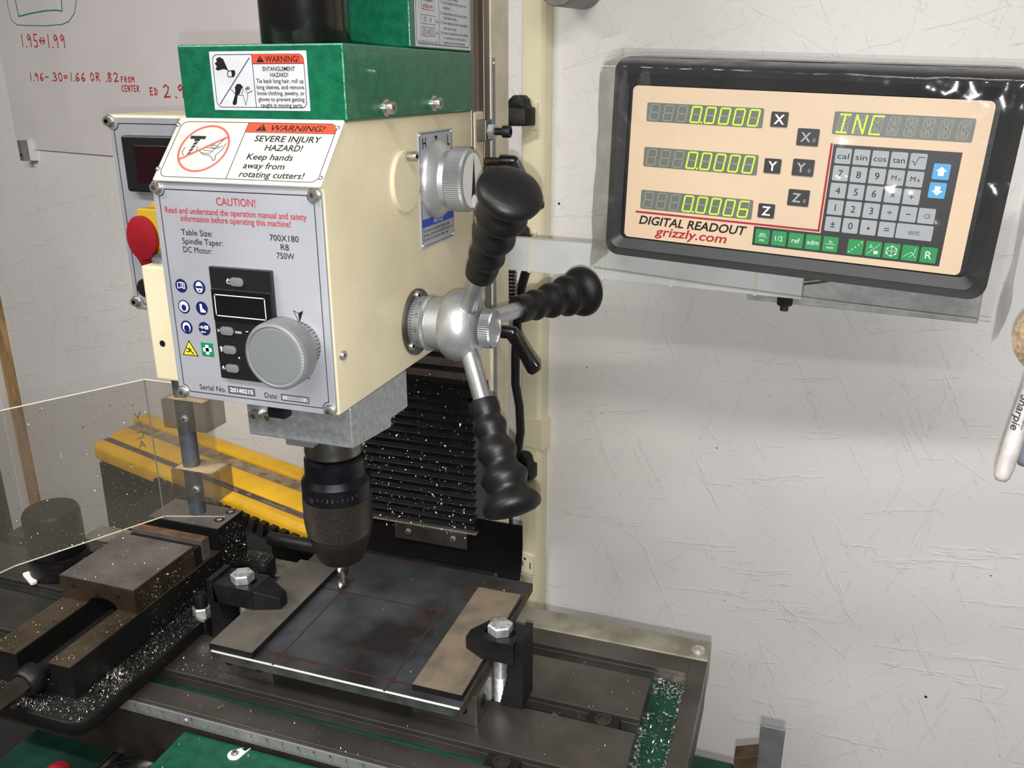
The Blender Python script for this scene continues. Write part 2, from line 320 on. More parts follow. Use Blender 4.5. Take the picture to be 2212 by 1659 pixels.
    def ring(s, a, b, r, w, m, fr, c=0.0003, n=40):
        vs = []
        for rr in (r - w / 2, r + w / 2): vs += [fr(a + rr * math.cos(2 * PI * k / n), b + rr * math.sin(2 * PI * k / n), c) for k in range(n)]
        return s.add(vs, [(k, (k + 1) % n, n + (k + 1) % n, n + k) for k in range(n)], m)
    def text(s, txt, a, b, cap, m, fr, c=0.0003, width=None, align='C', bold=0.0, shear=0.0, rot=0):
        vs, fs = glyphs(txt, bold, shear)
        if not vs: return s
        x0 = min(v[0] for v in vs); x1 = max(v[0] for v in vs); sy = cap / CAP; sx = sy if width is None else width / (x1 - x0)
        sh = {'L': x0, 'C': (x0 + x1) / 2, 'R': x1}[align]; ca, sa = math.cos(rot), math.sin(rot); out = []
        for x, y in vs:
            p, q = (x - sh) * sx, (y - CAP / 2) * sy
            out.append(fr(a + p * ca - q * sa, b + p * sa + q * ca, c))
        return s.add(out, fs, m)
    def mesh(s, name, bevel=0, smooth=None, segs=2):
        me = bpy.data.meshes.new(name); me.from_pydata([tuple(v) for v in s.v], [], s.f)
        names = []
        for x in s.m:
            if x not in names: names.append(x)
        for x in names: me.materials.append(MATS[x])
        for p, x in zip(me.polygons, s.m): p.material_index = names.index(x)
        bm = bmesh.new(); bm.from_mesh(me); bmesh.ops.recalc_face_normals(bm, faces=bm.faces)
        if bevel:
            ed = [e for e in bm.edges if len(e.link_faces) == 2 and e.calc_face_angle(0) > 0.5]
            bmesh.ops.bevel(bm, geom=ed, offset=bevel, segments=segs, profile=0.5, affect='EDGES', clamp_overlap=True)
        bm.to_mesh(me); bm.free()
        if smooth:
            for p in me.polygons: p.use_smooth = True
            me.set_sharp_from_angle(angle=R(smooth))
        return me
    def build(s, name, parent=None, bevel=0, smooth=None, label=None, segs=2, kind=None):
        return link(s.mesh(name, bevel, smooth, segs), name, parent, label=label, kind=kind)
def link(me, name, parent=None, mx=None, label=None, kind=None):
    o = bpy.data.objects.new(name, me); COL.objects.link(o)
    if mx is not None: o.matrix_basis = mx
    if parent is not None:
        o.parent = parent
        if parent.type == 'EMPTY' and parent.parent is None: o.matrix_parent_inverse = Matrix.Translation(-parent.location)
        elif not parent.matrix_basis.is_identity: o.matrix_parent_inverse = parent.matrix_basis.inverted()
    if label: o['label'] = label
    if kind: o['kind'] = kind
    return o
def thing(name, label, cat, loc=(0, 0, 0), group=None):
    o = bpy.data.objects.new(name, None); o.location = loc; o.empty_display_size = 0.02; COL.objects.link(o)
    return tag(o, label, cat, group)
def tag(o, label, cat, group=None):
    o['label'] = label; o['category'] = cat
    if group: o['group'] = group
    return o
def struct(o): o['kind'] = 'structure'; return o
def rrect(a0, b0, a1, b1, r, n=5):
    pts = []
    for cx, cy, t0 in ((a1 - r, b1 - r, 0), (a0 + r, b1 - r, PI / 2), (a0 + r, b0 + r, PI), (a1 - r, b0 + r, 1.5 * PI)):
        pts += [(cx + r * math.cos(t0 + PI / 2 * k / n), cy + r * math.sin(t0 + PI / 2 * k / n)) for k in range(n + 1)]
    return pts
def axis_mx(p, axis, roll=0):
    z = Vector(axis).normalized(); q = Vector((0, 0, 1)).rotation_difference(z).to_matrix().to_4x4()
    return Matrix.Translation(Vector(p)) @ q @ Matrix.Rotation(roll, 4, 'Z')
def socket_mesh(name, r, h, m, hexr=0.5, flange=0, mflange=None):
    mb = MB()
    if flange: mb.lathe((0, 0, 0), (0, 0, 1), [(flange, 0), (flange, h * 0.14), (r * 0.9, h * 0.16)], mflange or m, 24)
    hr = r * hexr; z0 = h * 0.1
    mb.lathe((0, 0, 0), (0, 0, 1), [(r, z0), (r, h * 0.9), (r * 0.93, h), (hr, h)], m, 24)
    mb.lathe((0, 0, 0), (0, 0, 1), [(hr, h), (hr * 0.98, h * 0.45), (0.00001, h * 0.43)], 'black_oxide', 6)
    return mb.mesh(name, smooth=35)
SCREW_CAP = socket_mesh('cap_screw', 0.0032, 0.0035, 'nickel', 0.5, 0.0046, 'chrome')
SCREW_BIG = socket_mesh('cap_screw_big', 0.0042, 0.006, 'nickel', 0.5, 0.0055, 'chrome')
_m = MB(); _m.lathe((0, 0, 0), (0, 0, 1), [(0.0017, 0), (0.0016, 0.0006), (0.001, 0.0012), (0.00001, 0.0014)], 'chrome', 16); RIVET = _m.mesh('rivet', smooth=40)

# ================================================================== THE SETTING
WA = R(-16.3); WDIST = 0.92523
WV = Vector((math.cos(WA), math.sin(WA), 0)); NV = Vector((-math.sin(WA), math.cos(WA), 0))
FRW = Fr(NV * WDIST, WV, (0, 0, 1), -NV)          # a along the wall, b up, c out from the wall into the room
FLOOR = -1.02
_b = MB().box(-2.075, 1.4, 0.0, 0.03, FLOOR, 1.55, 'painted_osb'); wall = _b.build('wall_back')
wall.location = NV * WDIST; wall.rotation_euler = (0, 0, WA); struct(wall)
wall['label'] = 'white painted strand board wall behind the milling machine'
for a_, b_ in ((-.577, .2913), (-.083, -.2156)):
    MB().disc(a_, b_, .0017, 'dirt', FRW, .0003, 9).build('screw_hole', wall)
fl = MB().box(-2.9, 1.6, -1.2, 1.95, FLOOR - 0.03, FLOOR, 'floor_grey').build('floor'); struct(fl)
t = MB().box(-2.112, -2.0755, FLOOR, 1.55, 0.0, 0.012, 'wood_edge', FRW).build('trim_1', bevel=0.001); struct(t)
t = MB().box(-2.19, -2.113, FLOOR, 1.55, -0.02, 0.03, 'white_paint', FRW).build('trim_2', bevel=0.002); struct(t)
wl = MB().box(-3.2, -2.191, FLOOR, 1.55, -0.2, -0.16, 'dark_brown', FRW).build('wall_left'); struct(wl)

# ---------------------------------------------------- whiteboard sheet with handwriting
ws = thing('whiteboard_sheet', 'white board sheet with red and green handwriting, fixed to the wall', 'whiteboard', FRW(-1.4, 0.305, 0))
MB().box(-1.868, -0.90, 0.3045, 1.35, 0.0, 0.004, 'board_white', FRW).build('board_panel', ws, bevel=0.0006)
STROKES = {
 '0': [[(.5, 1), (.15, .8), (.05, .4), (.3, 0), (.7, .05), (.9, .5), (.75, .9), (.5, 1)]],
 '1': [[(.5, 1), (.45, 0)]], '2': [[(.1, .8), (.4, 1), (.8, .8), (.6, .4), (.1, 0), (.9, .05)]],
 '3': [[(.1, .95), (.6, 1), (.8, .75), (.4, .52), (.85, .3), (.6, 0), (.05, .05)]],
 '5': [[(.85, 1), (.3, 1), (.2, .55), (.7, .5), (.8, .15), (.4, 0), (.1, .08)]],
 '6': [[(.8, 1), (.3, .7), (.1, .25), (.4, 0), (.8, .15), (.7, .42), (.15, .3)]],
 '8': [[(.8, .85), (.5, 1), (.2, .8), (.75, .35), (.6, 0), (.25, .05), (.2, .35), (.8, .85)]],
 '9': [[(.8, .8), (.5, 1), (.2, .8), (.35, .55), (.8, .75), (.75, 0)]],
 '.': [[(.4, .02), (.55, .0)]], '-': [[(.1, .45), (.8, .5)]], '=': [[(.1, .35), (.8, .4)], [(.1, .62), (.8, .66)]],
 '~': [[(.3, .75), (.0, .5), (.3, .25)], [(.02, .5), (1.0, .5)], [(.7, .75), (1.0, .5), (.7, .25)]],
 'O': [[(.5, 1), (.1, .6), (.3, 0), (.8, .2), (.8, .8), (.4, 1)]], 'R': [[(.1, 0), (.15, 1), (.7, .9), (.6, .55), (.2, .5), (.85, 0)]],
 'F': [[(.15, 0), (.2, 1), (.85, 1)], [(.2, .55), (.7, .55)]], 'M': [[(.05, 0), (.15, 1), (.5, .4), (.85, 1), (.95, 0)]],
 'C': [[(.85, .85), (.4, 1), (.1, .5), (.3, .05), (.85, .1)]], 'E': [[(.85, 1), (.15, 1), (.15, 0), (.85, 0)], [(.15, .5), (.7, .5)]],
 'N': [[(.1, 0), (.15, 1), (.8, 0), (.85, 1)]], 'T': [[(.0, 1), (1.0, .95)], [(.5, 1), (.45, 0)]], 'D': [[(.2, 0), (.2, 1), (.85, .6), (.7, .1), (.15, 0)]],
 '7': [[(.05, .95), (.9, 1), (.55, .45), (.5, .05)]], ' ': [],
}
def hand(mb, txt, a, b, h, adv, w=0.0032, slope=0.0):
    for ch in txt:
        for st in STROKES[ch]:
            mb.path([(a + x * adv * 0.78 + (y - .5) * h * 0.02, b + slope * a * 0 + y * h) for x, y in st], w, 'ink_red', FRW, 0.0044)
        a += adv * (0.55 if ch in '.1' else 1.0); b += slope * adv
    return mb
for jobs in ([('1.95~1.99', -1.785, 0.4945, 0.022, 0.0225, 0.0024, -0.025)], [('1.96-.30=1.66', -1.775, 0.434, 0.0135, 0.0185, 0.0022, -0.004)], [('OR', -1.5655, 0.4335, 0.0135, 0.0185, 0.0022, 0)], [('.82', -1.522, 0.4325, 0.0145, 0.0195, 0.0022, 0)],
             [('FROM', -1.471, 0.4315, 0.0085, 0.0105, 0.0018, 0)], [('CENTER', -1.472, 0.4165, 0.0095, 0.009, 0.0018, 0)], [('ED', -1.391, 0.4115, 0.011, 0.0125, 0.0022, 0)], [('2.9', -1.353, 0.408, 0.0195, 0.0245, 0.0026, 0)]):
    hw = MB()
    for t_, a_, b_, h_, d_, w_, s_ in jobs: hand(hw, t_, a_, b_, h_, d_, w=w_, slope=s_)
    hw.build('handwritten_note', ws)
gm = MB()
gm.path([(-1.806, .60), (-1.8075, .565), (-1.803, .541), (-1.785, .533), (-1.75, .531), (-1.686, .5285), (-1.63, .529), (-1.606, .533), (-1.584, .546), (-1.572, .566), (-1.568, .60)], 0.0016, 'ink_green', FRW, 0.0044)
gm.path([(-1.779, .60), (-1.777, .5759), (-1.7743, .5476), (-1.73, .551), (-1.68, .5535), (-1.64, .553), (-1.6225, .5507), (-1.618, .575), (-1.617, .60)], 0.0024, 'ink_green', FRW, 0.0045)
gm.build('marker_sketch', ws, label='green marker outline of a rounded part')
cl = thing('sheet_clip', 'small aluminium clip holding the lower left edge of the whiteboard sheet', 'clip', FRW(-1.818, 0.285, 0))
MB().box(-1.829, -1.814, 0.283, 0.322, 0.0, 0.022, 'alu_dull', FRW).build('clip_body', cl, bevel=0.0006)
MB().box(-1.814, -1.802, 0.283, 0.322, 0.0, 0.010, 'white_paint', FRW).build('clip_tab', cl, bevel=0.0005)
MB().cyl(FRW(-1.8215, 0.294, 0.0221), FRW(-1.8215, 0.294, 0.0226), 0.003, 'print_black', 12).build('screw_hole', cl)

# ---------------------------------------------------- plug-in raceway with five outlets
rw = thing('power_raceway', 'cream vertical surface raceway with spaced power outlets on the wall', 'outlet strip', FRW(-0.605, -0.9, 0))
rp = [(-0.6235, 0), (-0.5885, 0), (-0.5895, 0.015), (-0.5935, 0.02), (-0.6185, 0.02), (-0.6225, 0.015)]
frs = Fr(FRW.o, FRW.u, FRW.n, FRW.v)
MB().prism(rp, -0.9, 1.2, 'beige_plastic', frs).build('raceway_cover', rw, bevel=0.0006, smooth=30)
MB().box(-0.6275, -0.5835, -0.035, 0.008, 0.0, 0.0215, 'beige_plastic', FRW).build('joint_clip', rw, bevel=0.001)
OUT_Z = [0.395, 0.2427, 0.0903, -0.0622, -0.2146]
for z in OUT_Z:
    o = MB().box(-0.6182, -0.5955, z - 0.0155, z + 0.0155, 0.0195, 0.0225, 'beige_plastic', FRW).build('outlet', rw, bevel=0.0005)
    s = MB(); s.rect(-0.6142, z - 0.0055, -0.6126, z + 0.0025, 'print_black', FRW, 0.0227); s.rect(-0.6015, z - 0.0065, -0.5999, z + 0.0035, 'print_black', FRW, 0.0227)
    s.poly([(-0.6098 + 0.0024 * math.cos(t), z + 0.0085 - 0.0032 * math.sin(t)) for t in [PI * k / 8 for k in range(9)]], 'print_black', FRW, 0.0227)
    s.build('slots', o)
def plug(z, a, label, cordpath, right=True):
    p = thing('power_plug', label, 'plug', FRW(a, z, 0.0225), 'plugs in the raceway')
    fr = Fr(FRW(a, z, 0.0225), FRW.u, FRW.n, FRW.v)
    MB().prism([(-0.014, 0.0), (0.0135, 0.0), (0.0145, 0.012), (0.012, 0.02), (-0.018, 0.034), (-0.030, 0.026)], -0.011, 0.010, 'black_rubber', fr).build('plug_body', p, bevel=0.002, smooth=40)
    fr2 = Fr(FRW(a, z + 0.010, 0.0225), FRW.u, FRW.v, FRW.n)
    prof = [(-0.017, -0.002), (0.013, -0.002), (0.008, 0.002), (0.0065, 0.009), (0.0015, 0.0135), (-0.008, 0.0135), (-0.0150, 0.0080)]
    MB().prism(prof, 0.001, 0.017, 'black_rubber', fr2).build('finger_grip', p, bevel=0.0016, smooth=40)
    MB().tube(cordpath, 0.0036, 'cable_black', 8).build('cord', p, smooth=60)
plug(0.395, -0.611, 'black plug in the uppermost raceway outlet', [FRW(-0.625, 0.388, 0.045), FRW(-0.645, 0.37, 0.06), FRW(-0.68, 0.30, 0.06), FRW(-0.70, 0.1, 0.03)])
plug(0.2427, -0.611, 'black plug in the outlet behind the readout arm', [FRW(-0.625, 0.236, 0.045), FRW(-0.66, 0.20, 0.05), FRW(-0.70, 0.0, 0.03)])
plug(-0.0622, -0.603, 'black plug in the outlet beside the lowest feed handle', [FRW(-0.616, -0.066, 0.045), FRW(-0.65, -0.09, 0.05), FRW(-0.70, -0.3, 0.03)])
cb = MB().tube([FRW(-0.575, 0.245, 0.05), FRW(-0.592, 0.222, 0.045), FRW(-0.6045, 0.19, 0.042), FRW(-0.6105, 0.165, 0.04), FRW(-0.6145, 0.10, 0.04), FRW(-0.6145, 0.06, 0.04), FRW(-0.608, 0.03, 0.04), FRW(-0.606, -0.005, 0.04), FRW(-0.6125, -0.05, 0.04),
  FRW(-0.624, -0.10, 0.04), FRW(-0.626, -0.17, 0.04), FRW(-0.6215, -0.24, 0.04), FRW(-0.618, -0.35, 0.03), FRW(-0.62, -0.6, 0.02)], 0.0058, 'cable_black', 10).build('black_cable', smooth=60)
tag(cb, 'thick black cable hanging along the raceway behind the machine column', 'cable')

# ================================================================== MILLING MACHINE
mill = thing('milling_machine', 'green and cream benchtop milling machine with table, head and column', 'milling machine', (-0.336, 0.62, FLOOR))
HX0, HX1 = -0.3965, -0.2745
# --- stand and base
MB().box(-0.52, -0.15, 0.42, 0.92, FLOOR, -0.33, 'black_paint').build('stand', mill, bevel=0.006)
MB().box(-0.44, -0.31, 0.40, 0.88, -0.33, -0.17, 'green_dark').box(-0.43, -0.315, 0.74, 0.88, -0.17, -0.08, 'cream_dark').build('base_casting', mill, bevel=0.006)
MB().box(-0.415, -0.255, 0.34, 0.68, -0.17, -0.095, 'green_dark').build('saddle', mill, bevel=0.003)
MB().box(-0.41, -0.26, 0.41, 0.62, -0.095, -0.046, 'steel_dark').build('saddle_ways', mill, bevel=0.002)
# --- column
MB().box(-0.402, -0.2700, 0.742, 0.789, -0.30, 0.70, 'cream_dark').box(-0.388, -0.312, 0.789, 0.87, -0.08, 0.70, 'cream_dark').build('column', mill, bevel=0.0015)
dv = MB()
dv.box(-0.392, -0.2735, 0.7045, 0.712, 0.20, 0.70, 'way_steel'); dv.box(-0.384, -0.278, 0.712, 0.728, 0.20, 0.70, 'way_steel'); dv.box(-0.392, -0.271, 0.728, 0.742, 0.20, 0.70, 'way_steel')
dv.build('column_ways', mill, bevel=0.0006)
zs = MB().box(-0.27, -0.2692, 0.7425, 0.7505, 0.05, 0.4535, 'alu_dull').build('column_scale', mill, bevel=0.0003, label='narrow aluminium depth scale on the column')
FRC = Fr((-0.2692, 0, 0), (0, 1, 0), (0, 0, 1), (1, 0, 0)); tk = MB()
for k in range(64):
    z = 0.445 - k * 0.00508; l = 0.0042 if k % 10 == 0 else (0.003 if k % 5 == 0 else 0.002)
    tk.rect(0.7427, z, 0.7427 + l, z + 0.0005, 'print_black', FRC, 0.0002)
for k in range(7): tk.text(str(k + 1), 0.7487, 0.4425 - k * 0.0508, 0.0026, 'print_black', FRC)
tk.build('graduations', zs)
for z in (0.449, 0.283, 0.262, 0.10): link(RIVET, 'rivet', zs, axis_mx((-0.2692, 0.7465, z), (1, 0, 0)))
# --- head casting
hp = [(0.4628, 0.2300), (0.4628, 0.3745), (0.4598, 0.3758), (0.4932, 0.4115), (0.7075, 0.4115), (0.7075, 0.2300)]
FRX = Fr((0, 0, 0), (0, 1, 0), (0, 0, 1), (1, 0, 0))
MB().prism(hp, HX0, HX1, 'cream', FRX).build('head_casting', mill, bevel=0.0016, segs=3, smooth=30)
MB().box(-0.398, -0.2725, 0.708, 0.741, 0.166, 0.4105, 'cream').build('head_slide', mill, bevel=0.0015)
MB().box(-0.392, -0.2765, 0.7000, 0.7075, 0.175, 0.2295, 'mud_brown').build('slide_wiper_plate', mill, bevel=0.001)
# --- green gear and motor covers, motor
MB().box(-0.3900, -0.2718, 0.4915, 0.703, 0.4118, 0.4565, 'green').build('gear_cover', mill, bevel=0.0012, segs=2)
MB().box(-0.3900, -0.2716, 0.5858, 0.703, 0.4567, 0.64, 'green').build('motor_housing', mill, bevel=0.0012)
MB().lathe((-0.3225, 0.535, 0.4566), (0, 0, 1), [(0.0275, 0), (0.0288, 0.002), (0.0288, 0.16), (0.02, 0.165)], 'black_paint', 48).build('motor', mill, smooth=40)
for yy, zz in ((0.5438, 0.4184), (0.622, 0.4193)):
    link(SCREW_BIG, 'cap_screw', mill, axis_mx((-0.2717, yy, zz), (1, 0, 0)))
# --- front panel
FRF = Fr((-0.3355, 0.4600, 0), (1, 0, 0), (0, 0, 1), (0, -1, 0))
fp = MB().prism(rrect(-0.0608, 0.2312, 0.0602, 0.3748, 0.003), -0.0024, 0, 'panel_silver', FRF).build('front_panel', mill, bevel=0.0003, label='silver printed control panel')
pr = MB()
bz = 0.0045; x0, x1, z0, z1 = -0.0562, 0.0556, 0.2355, 0.3708; ck = 0.0045
def notched(x0, x1, z0, z1, ck, n=5):
    pts = []
    for cx, cz, a0 in ((x1, z1, PI), (x0, z1, 1.5 * PI), (x0, z0, 0), (x1, z0, PI / 2)):
        arc = [(cx + ck * math.cos(a0 + (PI / 2) * k / n), cz + ck * math.sin(a0 + (PI / 2) * k / n)) for k in range(n + 1)]
        pts += arc[::-1]
    return pts
pr.path(notched(x0, x1, z0, z1, ck), 0.0005, 'print_black', FRF, closed=True)
pr.text('CAUTION!', 0.0004, 0.3647, 0.0047, 'print_red', FRF, width=0.0282)
pr.text('Read and understand the operation manual and satety', -0.0017, 0.3580, 0.0038, 'print_red', FRF, width=0.1026, bold=0.004)
pr.text('information before operating this machine!', -0.0018, 0.3532, 0.0038, 'print_red', FRF, width=0.080, bold=0.004)
for s_, z_, w_ in (('Table Size:', 0.3443, 0.0236), ('Spindle Taper:', 0.3387, 0.0306), ('DC Motor:', 0.3332, 0.0216)): pr.text(s_, -0.0427, z_, 0.0037, 'print_black', FRF, width=w_, align='L')
for s_, z_, w_ in (('700X180', 0.3443, 0.0203), ('R8', 0.3388, 0.0056), ('750W', 0.3334, 0.0124)): pr.text(s_, 0.0328, z_, 0.0037, 'print_black', FRF, width=w_)
pr.text('Serial No.', -0.0328, 0.2398, 0.0036, 'print_black', FRF, width=0.0208); pr.text('Date', 0.0124, 0.2396, 0.0036, 'print_black', FRF, width=0.0092)
pr.path([(-0.0201, .2427), (0.0, .2427), (0.0, .238), (-0.0201, .238)], 0.0005, 'print_black', FRF, closed=True)
pr.path([(0.0206, .2415), (0.0409, .2415), (0.0409, .2376), (0.0206, .2376)], 0.0005, 'print_black', FRF, closed=True)
pr.rect(-0.0200, .2381, -0.0001, .2426, 'alu_dull', FRF, 0.0002)
pr.text('20140215', -0.0100, .2403, 0.0028, 'stamp_white', FRF, width=0.0175, bold=0.01); pr.text('05', 0.0232, .2396, 0.0024, 'stamp_white', FRF); pr.text('14', 0.0373, .2396, 0.0024, 'stamp_white', FRF)
# pointer above the dial and small arc mark
pr.path([(0.0352, .2992), (0.0385, .2975), (0.0418, .2992), (0.0386, .2915)], 0.0004, 'print_black', FRF, closed=True)
pr.poly([(0.0385, .2975), (0.0418, .2992), (0.0386, .2915)], 'print_black', FRF, 0.00025)
pr.path([(0.0395, .2572), (0.0412, .2555), (0.0428, .2548)], 0.0008, 'print_black', FRF)
# safety symbols
def sym(a, b): pr.disc(a, b, 0.0046, 'print_navy', FRF, 0.0002)
for a, b in ((-.048, .3089), (-.0339, .3089), (-.0479, .2948), (-.0339, .2949), (-.0478, .2809), (-.0338, .2811)): sym(a, b)
W_ = 'print_white'; c2 = 0.00035
pr.path([(-.0507, .3107), (-.0507, .3071), (-.048, .3079), (-.0453, .3071), (-.0453, .3107), (-.048, .3113)], 0.0005, W_, FRF, c2, True); pr.line((-.048, .3112), (-.048, .308), 0.0004, W_, FRF, c2); pr.line((-.0466, .3103), (-.0466, .3083), 0.0006, W_, FRF, c2)
pr.disc(-.0339, .3089, 0.0027, W_, FRF, c2, ry=0.0036); pr.rect(-.0364, .3082, -.0314, .3098, 'print_navy', FRF, 0.0004); pr.disc(-.0339, .3067, 0.001, 'print_navy', FRF, 0.0004, ry=0.0006)
pr.disc(-.0479, .2947, 0.0026, W_, FRF, c2, ry=0.0034); pr.disc(-.0479, .2942, 0.0019, 'print_navy', FRF, 0.0004, ry=0.0022); pr.ring(-.0479, .2950, .0033, .0006, W_, FRF, 0.0004)
pr.poly([(-.0352, .2978), (-.0336, .2978), (-.0334, .2950), (-.0310, .2932), (-.0311, .2922), (-.0350, .2922), (-.0352, .2946)], W_, FRF, c2)
pr.disc(-.0478, .2809, 0.0031, W_, FRF, c2, ry=0.0034); pr.disc(-.0477, .2800, 0.0022, 'print_navy', FRF, 0.0004, ry=0.0025)
pr.rect(-.0335, .2808, -.0306, .2833, W_, FRF, c2); pr.ring(-.03205, .28205, .0007, .0003, 'print_navy', FRF, 0.0005); pr.line((-.0375, .2820), (-.034, .2820), 0.0005, W_, FRF, c2); pr.rect(-.0362, .2811, -.0346, .2829, W_, FRF, c2)
pr.line((-.0362, .2788), (-.0330, .2788), 0.0006, W_, FRF, c2); pr.poly([(-.0370, .2788), (-.0356, .2798), (-.0356, .2778)], W_, FRF, c2)
pr.poly([(-.0537, .2612), (-.0411, .2612), (-.0475, .2722)], 'print_black', FRF, 0.0002); pr.poly([(-.0526, .2618), (-.0422, .2618), (-.0475, .2709)], 'print_yellow', FRF, 0.0003)
pr.path([(-.0496, .2664), (-.0478, .2652), (-.0462, .2640), (-.0448, .2632)], 0.0008, 'print_black', FRF, 0.0004); pr.path([(-.0502, .2640), (-.0482, .2638), (-.0474, .2650)], 0.0007, 'print_black', FRF, 0.0004); pr.path([(-.0478, .2652), (-.0460, .2658)], 0.0006, 'print_black', FRF, 0.0004); pr.disc(-.0476, .2664, .0006, 'print_black', FRF, 0.0004, 10); pr.line((-.0466, .2626), (-.0440, .2624), 0.0004, 'print_black', FRF, 0.0004)
pr.rect(-.0381, .2620, -.0287, .2714, 'print_green', FRF, 0.0002); pr.rect(-.0347, .2634, -.0321, .2700, W_, FRF, c2); pr.rect(-.0367, .2654, -.0301, .2680, W_, FRF, c2)
pr.build('panel_print', fp)
for a, b in ((-.0572, .3717), (.0562, .3714), (-.0570, .2345), (.0562, .2343)): link(SCREW_CAP, 'cap_screw', fp, axis_mx(FRF(a, b, 0), (0, -1, 0)))
# --- keypad on the panel
kp = MB().box(-.0226, .0229, .2492, .3239, 0, .0034, 'black_plastic', FRF).box(-.0222, .0225, .2890, .3100, .0034, .0044, 'display_black', FRF).build('control_keypad', mill, bevel=0.0008, label='black keypad with small blank display')
kd = MB(); kd.path(rrect(-.0195, .2925, .0176, .3063, .0006, 2), 0.0006, 'print_white', FRF, 0.0047, True); kd.rect(-.0190, .2930, .0171, .3058, 'display_black', FRF, 0.0045)
kd.text('in', -.0197, .2824, .0024, 'print_white', FRF, 0.0037); kd.text('mm', -.0050, .2824, .0022, 'print_white', FRF, 0.0037); kd.line((.0008, .2832), (.0024, .2832), .0005, 'print_white', FRF, .0037)
kd.ring(-.0085, .3152, .0013, .0004, 'print_white', FRF, 0.0037); kd.rect(-.0088, .3153, -.0082, .3176, 'print_black', FRF, .0038); kd.line((-.0085, .3153), (-.0085, .3173), .0004, 'print_white', FRF, .0039)
for z_, s_ in ((.2697, 1), (.2570, -1)):
    kd.poly([(-.0196, z_ + .002 * s_), (-.0182, z_ + .0004 * s_), (-.0210, z_ + .0004 * s_)], 'print_white', FRF, .0037); kd.rect(-.0201, z_ - .0018, -.0191, z_ + .001, 'print_white', FRF, .0037)
kd.disc(-.0065, .2648, .0006, 'print_white', FRF, .0037, 10)
kd.build('keypad_print', kp)
for a, b in ((-.0021, .3154), (-.0134, .2824), (-.0129, .2697), (-.0124, .2570)):
    MB().prism(rrect(a - .0050, b - .0028, a + .0050, b + .0028, .0025), .0034, .0048, 'button_grey', FRF).build('button', kp, bevel=0.0004, smooth=40)
# --- slanted warning plate
sl = Vector((0, 0.0330, 0.0355)); sl.normalize(); sn = Vector((0, -sl.z, sl.y))
FRS = Fr((-0.3355, 0.4585, 0.3765), (1, 0, 0), sl, sn)
wp = MB().prism(rrect(-.0577, -.0008, .0622, .0488, .0015), -0.0006, 0.0006, 'label_cream', FRS).build('warning_plate', mill, bevel=0.0002, label='slanted white injury warning plate')
wt = MB(); c1 = 0.0008; K = 'print_black'
wt.path(rrect(-.0545, .0022, .0588, .0455, .005), .0004, K, FRS, c1, True); wt.line((-.0046, .0024), (-.0046, .0454), .0004, K, FRS, c1)
wt.poly([(-.0046, .0380), (.0588, .0380), (.0588, .0405), (.0575, .0437), (.0540, .0455), (-.0046, .0455)], 'print_orange', FRS, 0.0007)
wt.line((-.0046, .0380), (.0588, .0380), .0003, K, FRS, c1)
wt.poly([(.0025, .0392), (.0103, .0392), (.0064, .0446)], K, FRS, c1); wt.rect(.00605, .0410, .00675, .0430, 'print_orange', FRS, .0009); wt.disc(.0064, .0402, .0005, 'print_orange', FRS, .0009, 10)
wt.text('WARNING!', .0318, .0416, .0042, K, FRS, c1, width=.038, bold=.012, shear=.15)
for s_, v_, a_, w_ in (('SEVERE INJURY', .0333, .0044, .0466), ('HAZARD!', .0265, .0144, .0261)): wt.text(s_, a_, v_, .0044, K, FRS, c1, width=w_, align='L', shear=.05, bold=.012)
for s_, v_, a_, w_ in (('Keep hands', .0195, .0042, .0322), ('away from', .0128, .0041, .0290), ('rotating cutters!', .0064, .0038, .0448)): wt.text(s_, a_, v_, .0044, K, FRS, c1, width=w_, align='L', bold=.010, shear=.05)
wt.ring(-.030, .0246, .0176, .0014, 'print_lightred', FRS, .0009); wt.line((-.0452, .0152), (-.0150, .0342), .0013, 'print_lightred', FRS, .00095)
wt.rect(-.0432, .0318, -.0318, .0342, K, FRS, c1); wt.rect(-.0394, .0303, -.0354, .0318, K, FRS, c1); wt.poly([(-.0386, .0303), (-.0360, .0303), (-.0372, .0255), (-.0388, .0190), (-.0404, .0192), (-.0396, .0245)], K, FRS, c1)
for k in range(4): wt.line((-.0390 - .0003 * k, .0288 - .0026 * k), (-.0366 - .0005 * k, .0300 - .0026 * k), .0005, 'label_cream', FRS, .00085)
hd = [(-.0295, .0205), (-.0318, .0222), (-.0322, .0236), (-.0306, .0243), (-.0290, .0262), (-.0270, .0273), (-.0250, .0268), (-.0230, .0275), (-.0208, .0266), (-.0190, .0300), (-.0175, .0318)]
wt.path(hd, .0004, K, FRS, c1)
for a, b in ((-.0305, .0212), (-.0296, .0232), (-.0276, .0252), (-.0252, .0256)): wt.path([(a, b), (a + .006, b - .0005), (a + .0085, b + .0015)], .00035, K, FRS, c1)
wt.path([(-.0295, .0205), (-.0270, .0196), (-.0240, .0196), (-.0205, .0172), (-.0195, .0155), (-.0182, .0160), (-.0190, .0195), (-.0160, .0240), (-.0150, .0290)], .0004, K, FRS, c1)
wt.path([(-.0440, .0250), (-.0450, .0215), (-.0428, .0190)], .0004, K, FRS, c1); wt.path([(-.0350, .0258), (-.0345, .0230), (-.0362, .0210)], .0004, K, FRS, c1)
wt.build('warning_print', wp)
for a, b in ((-.0567, .0426), (.0592, .0426), (-.0572, .0078), (.0600, .0056)): link(RIVET, 'rivet', wp, axis_mx(FRS(a, b, 0.0005), sn))
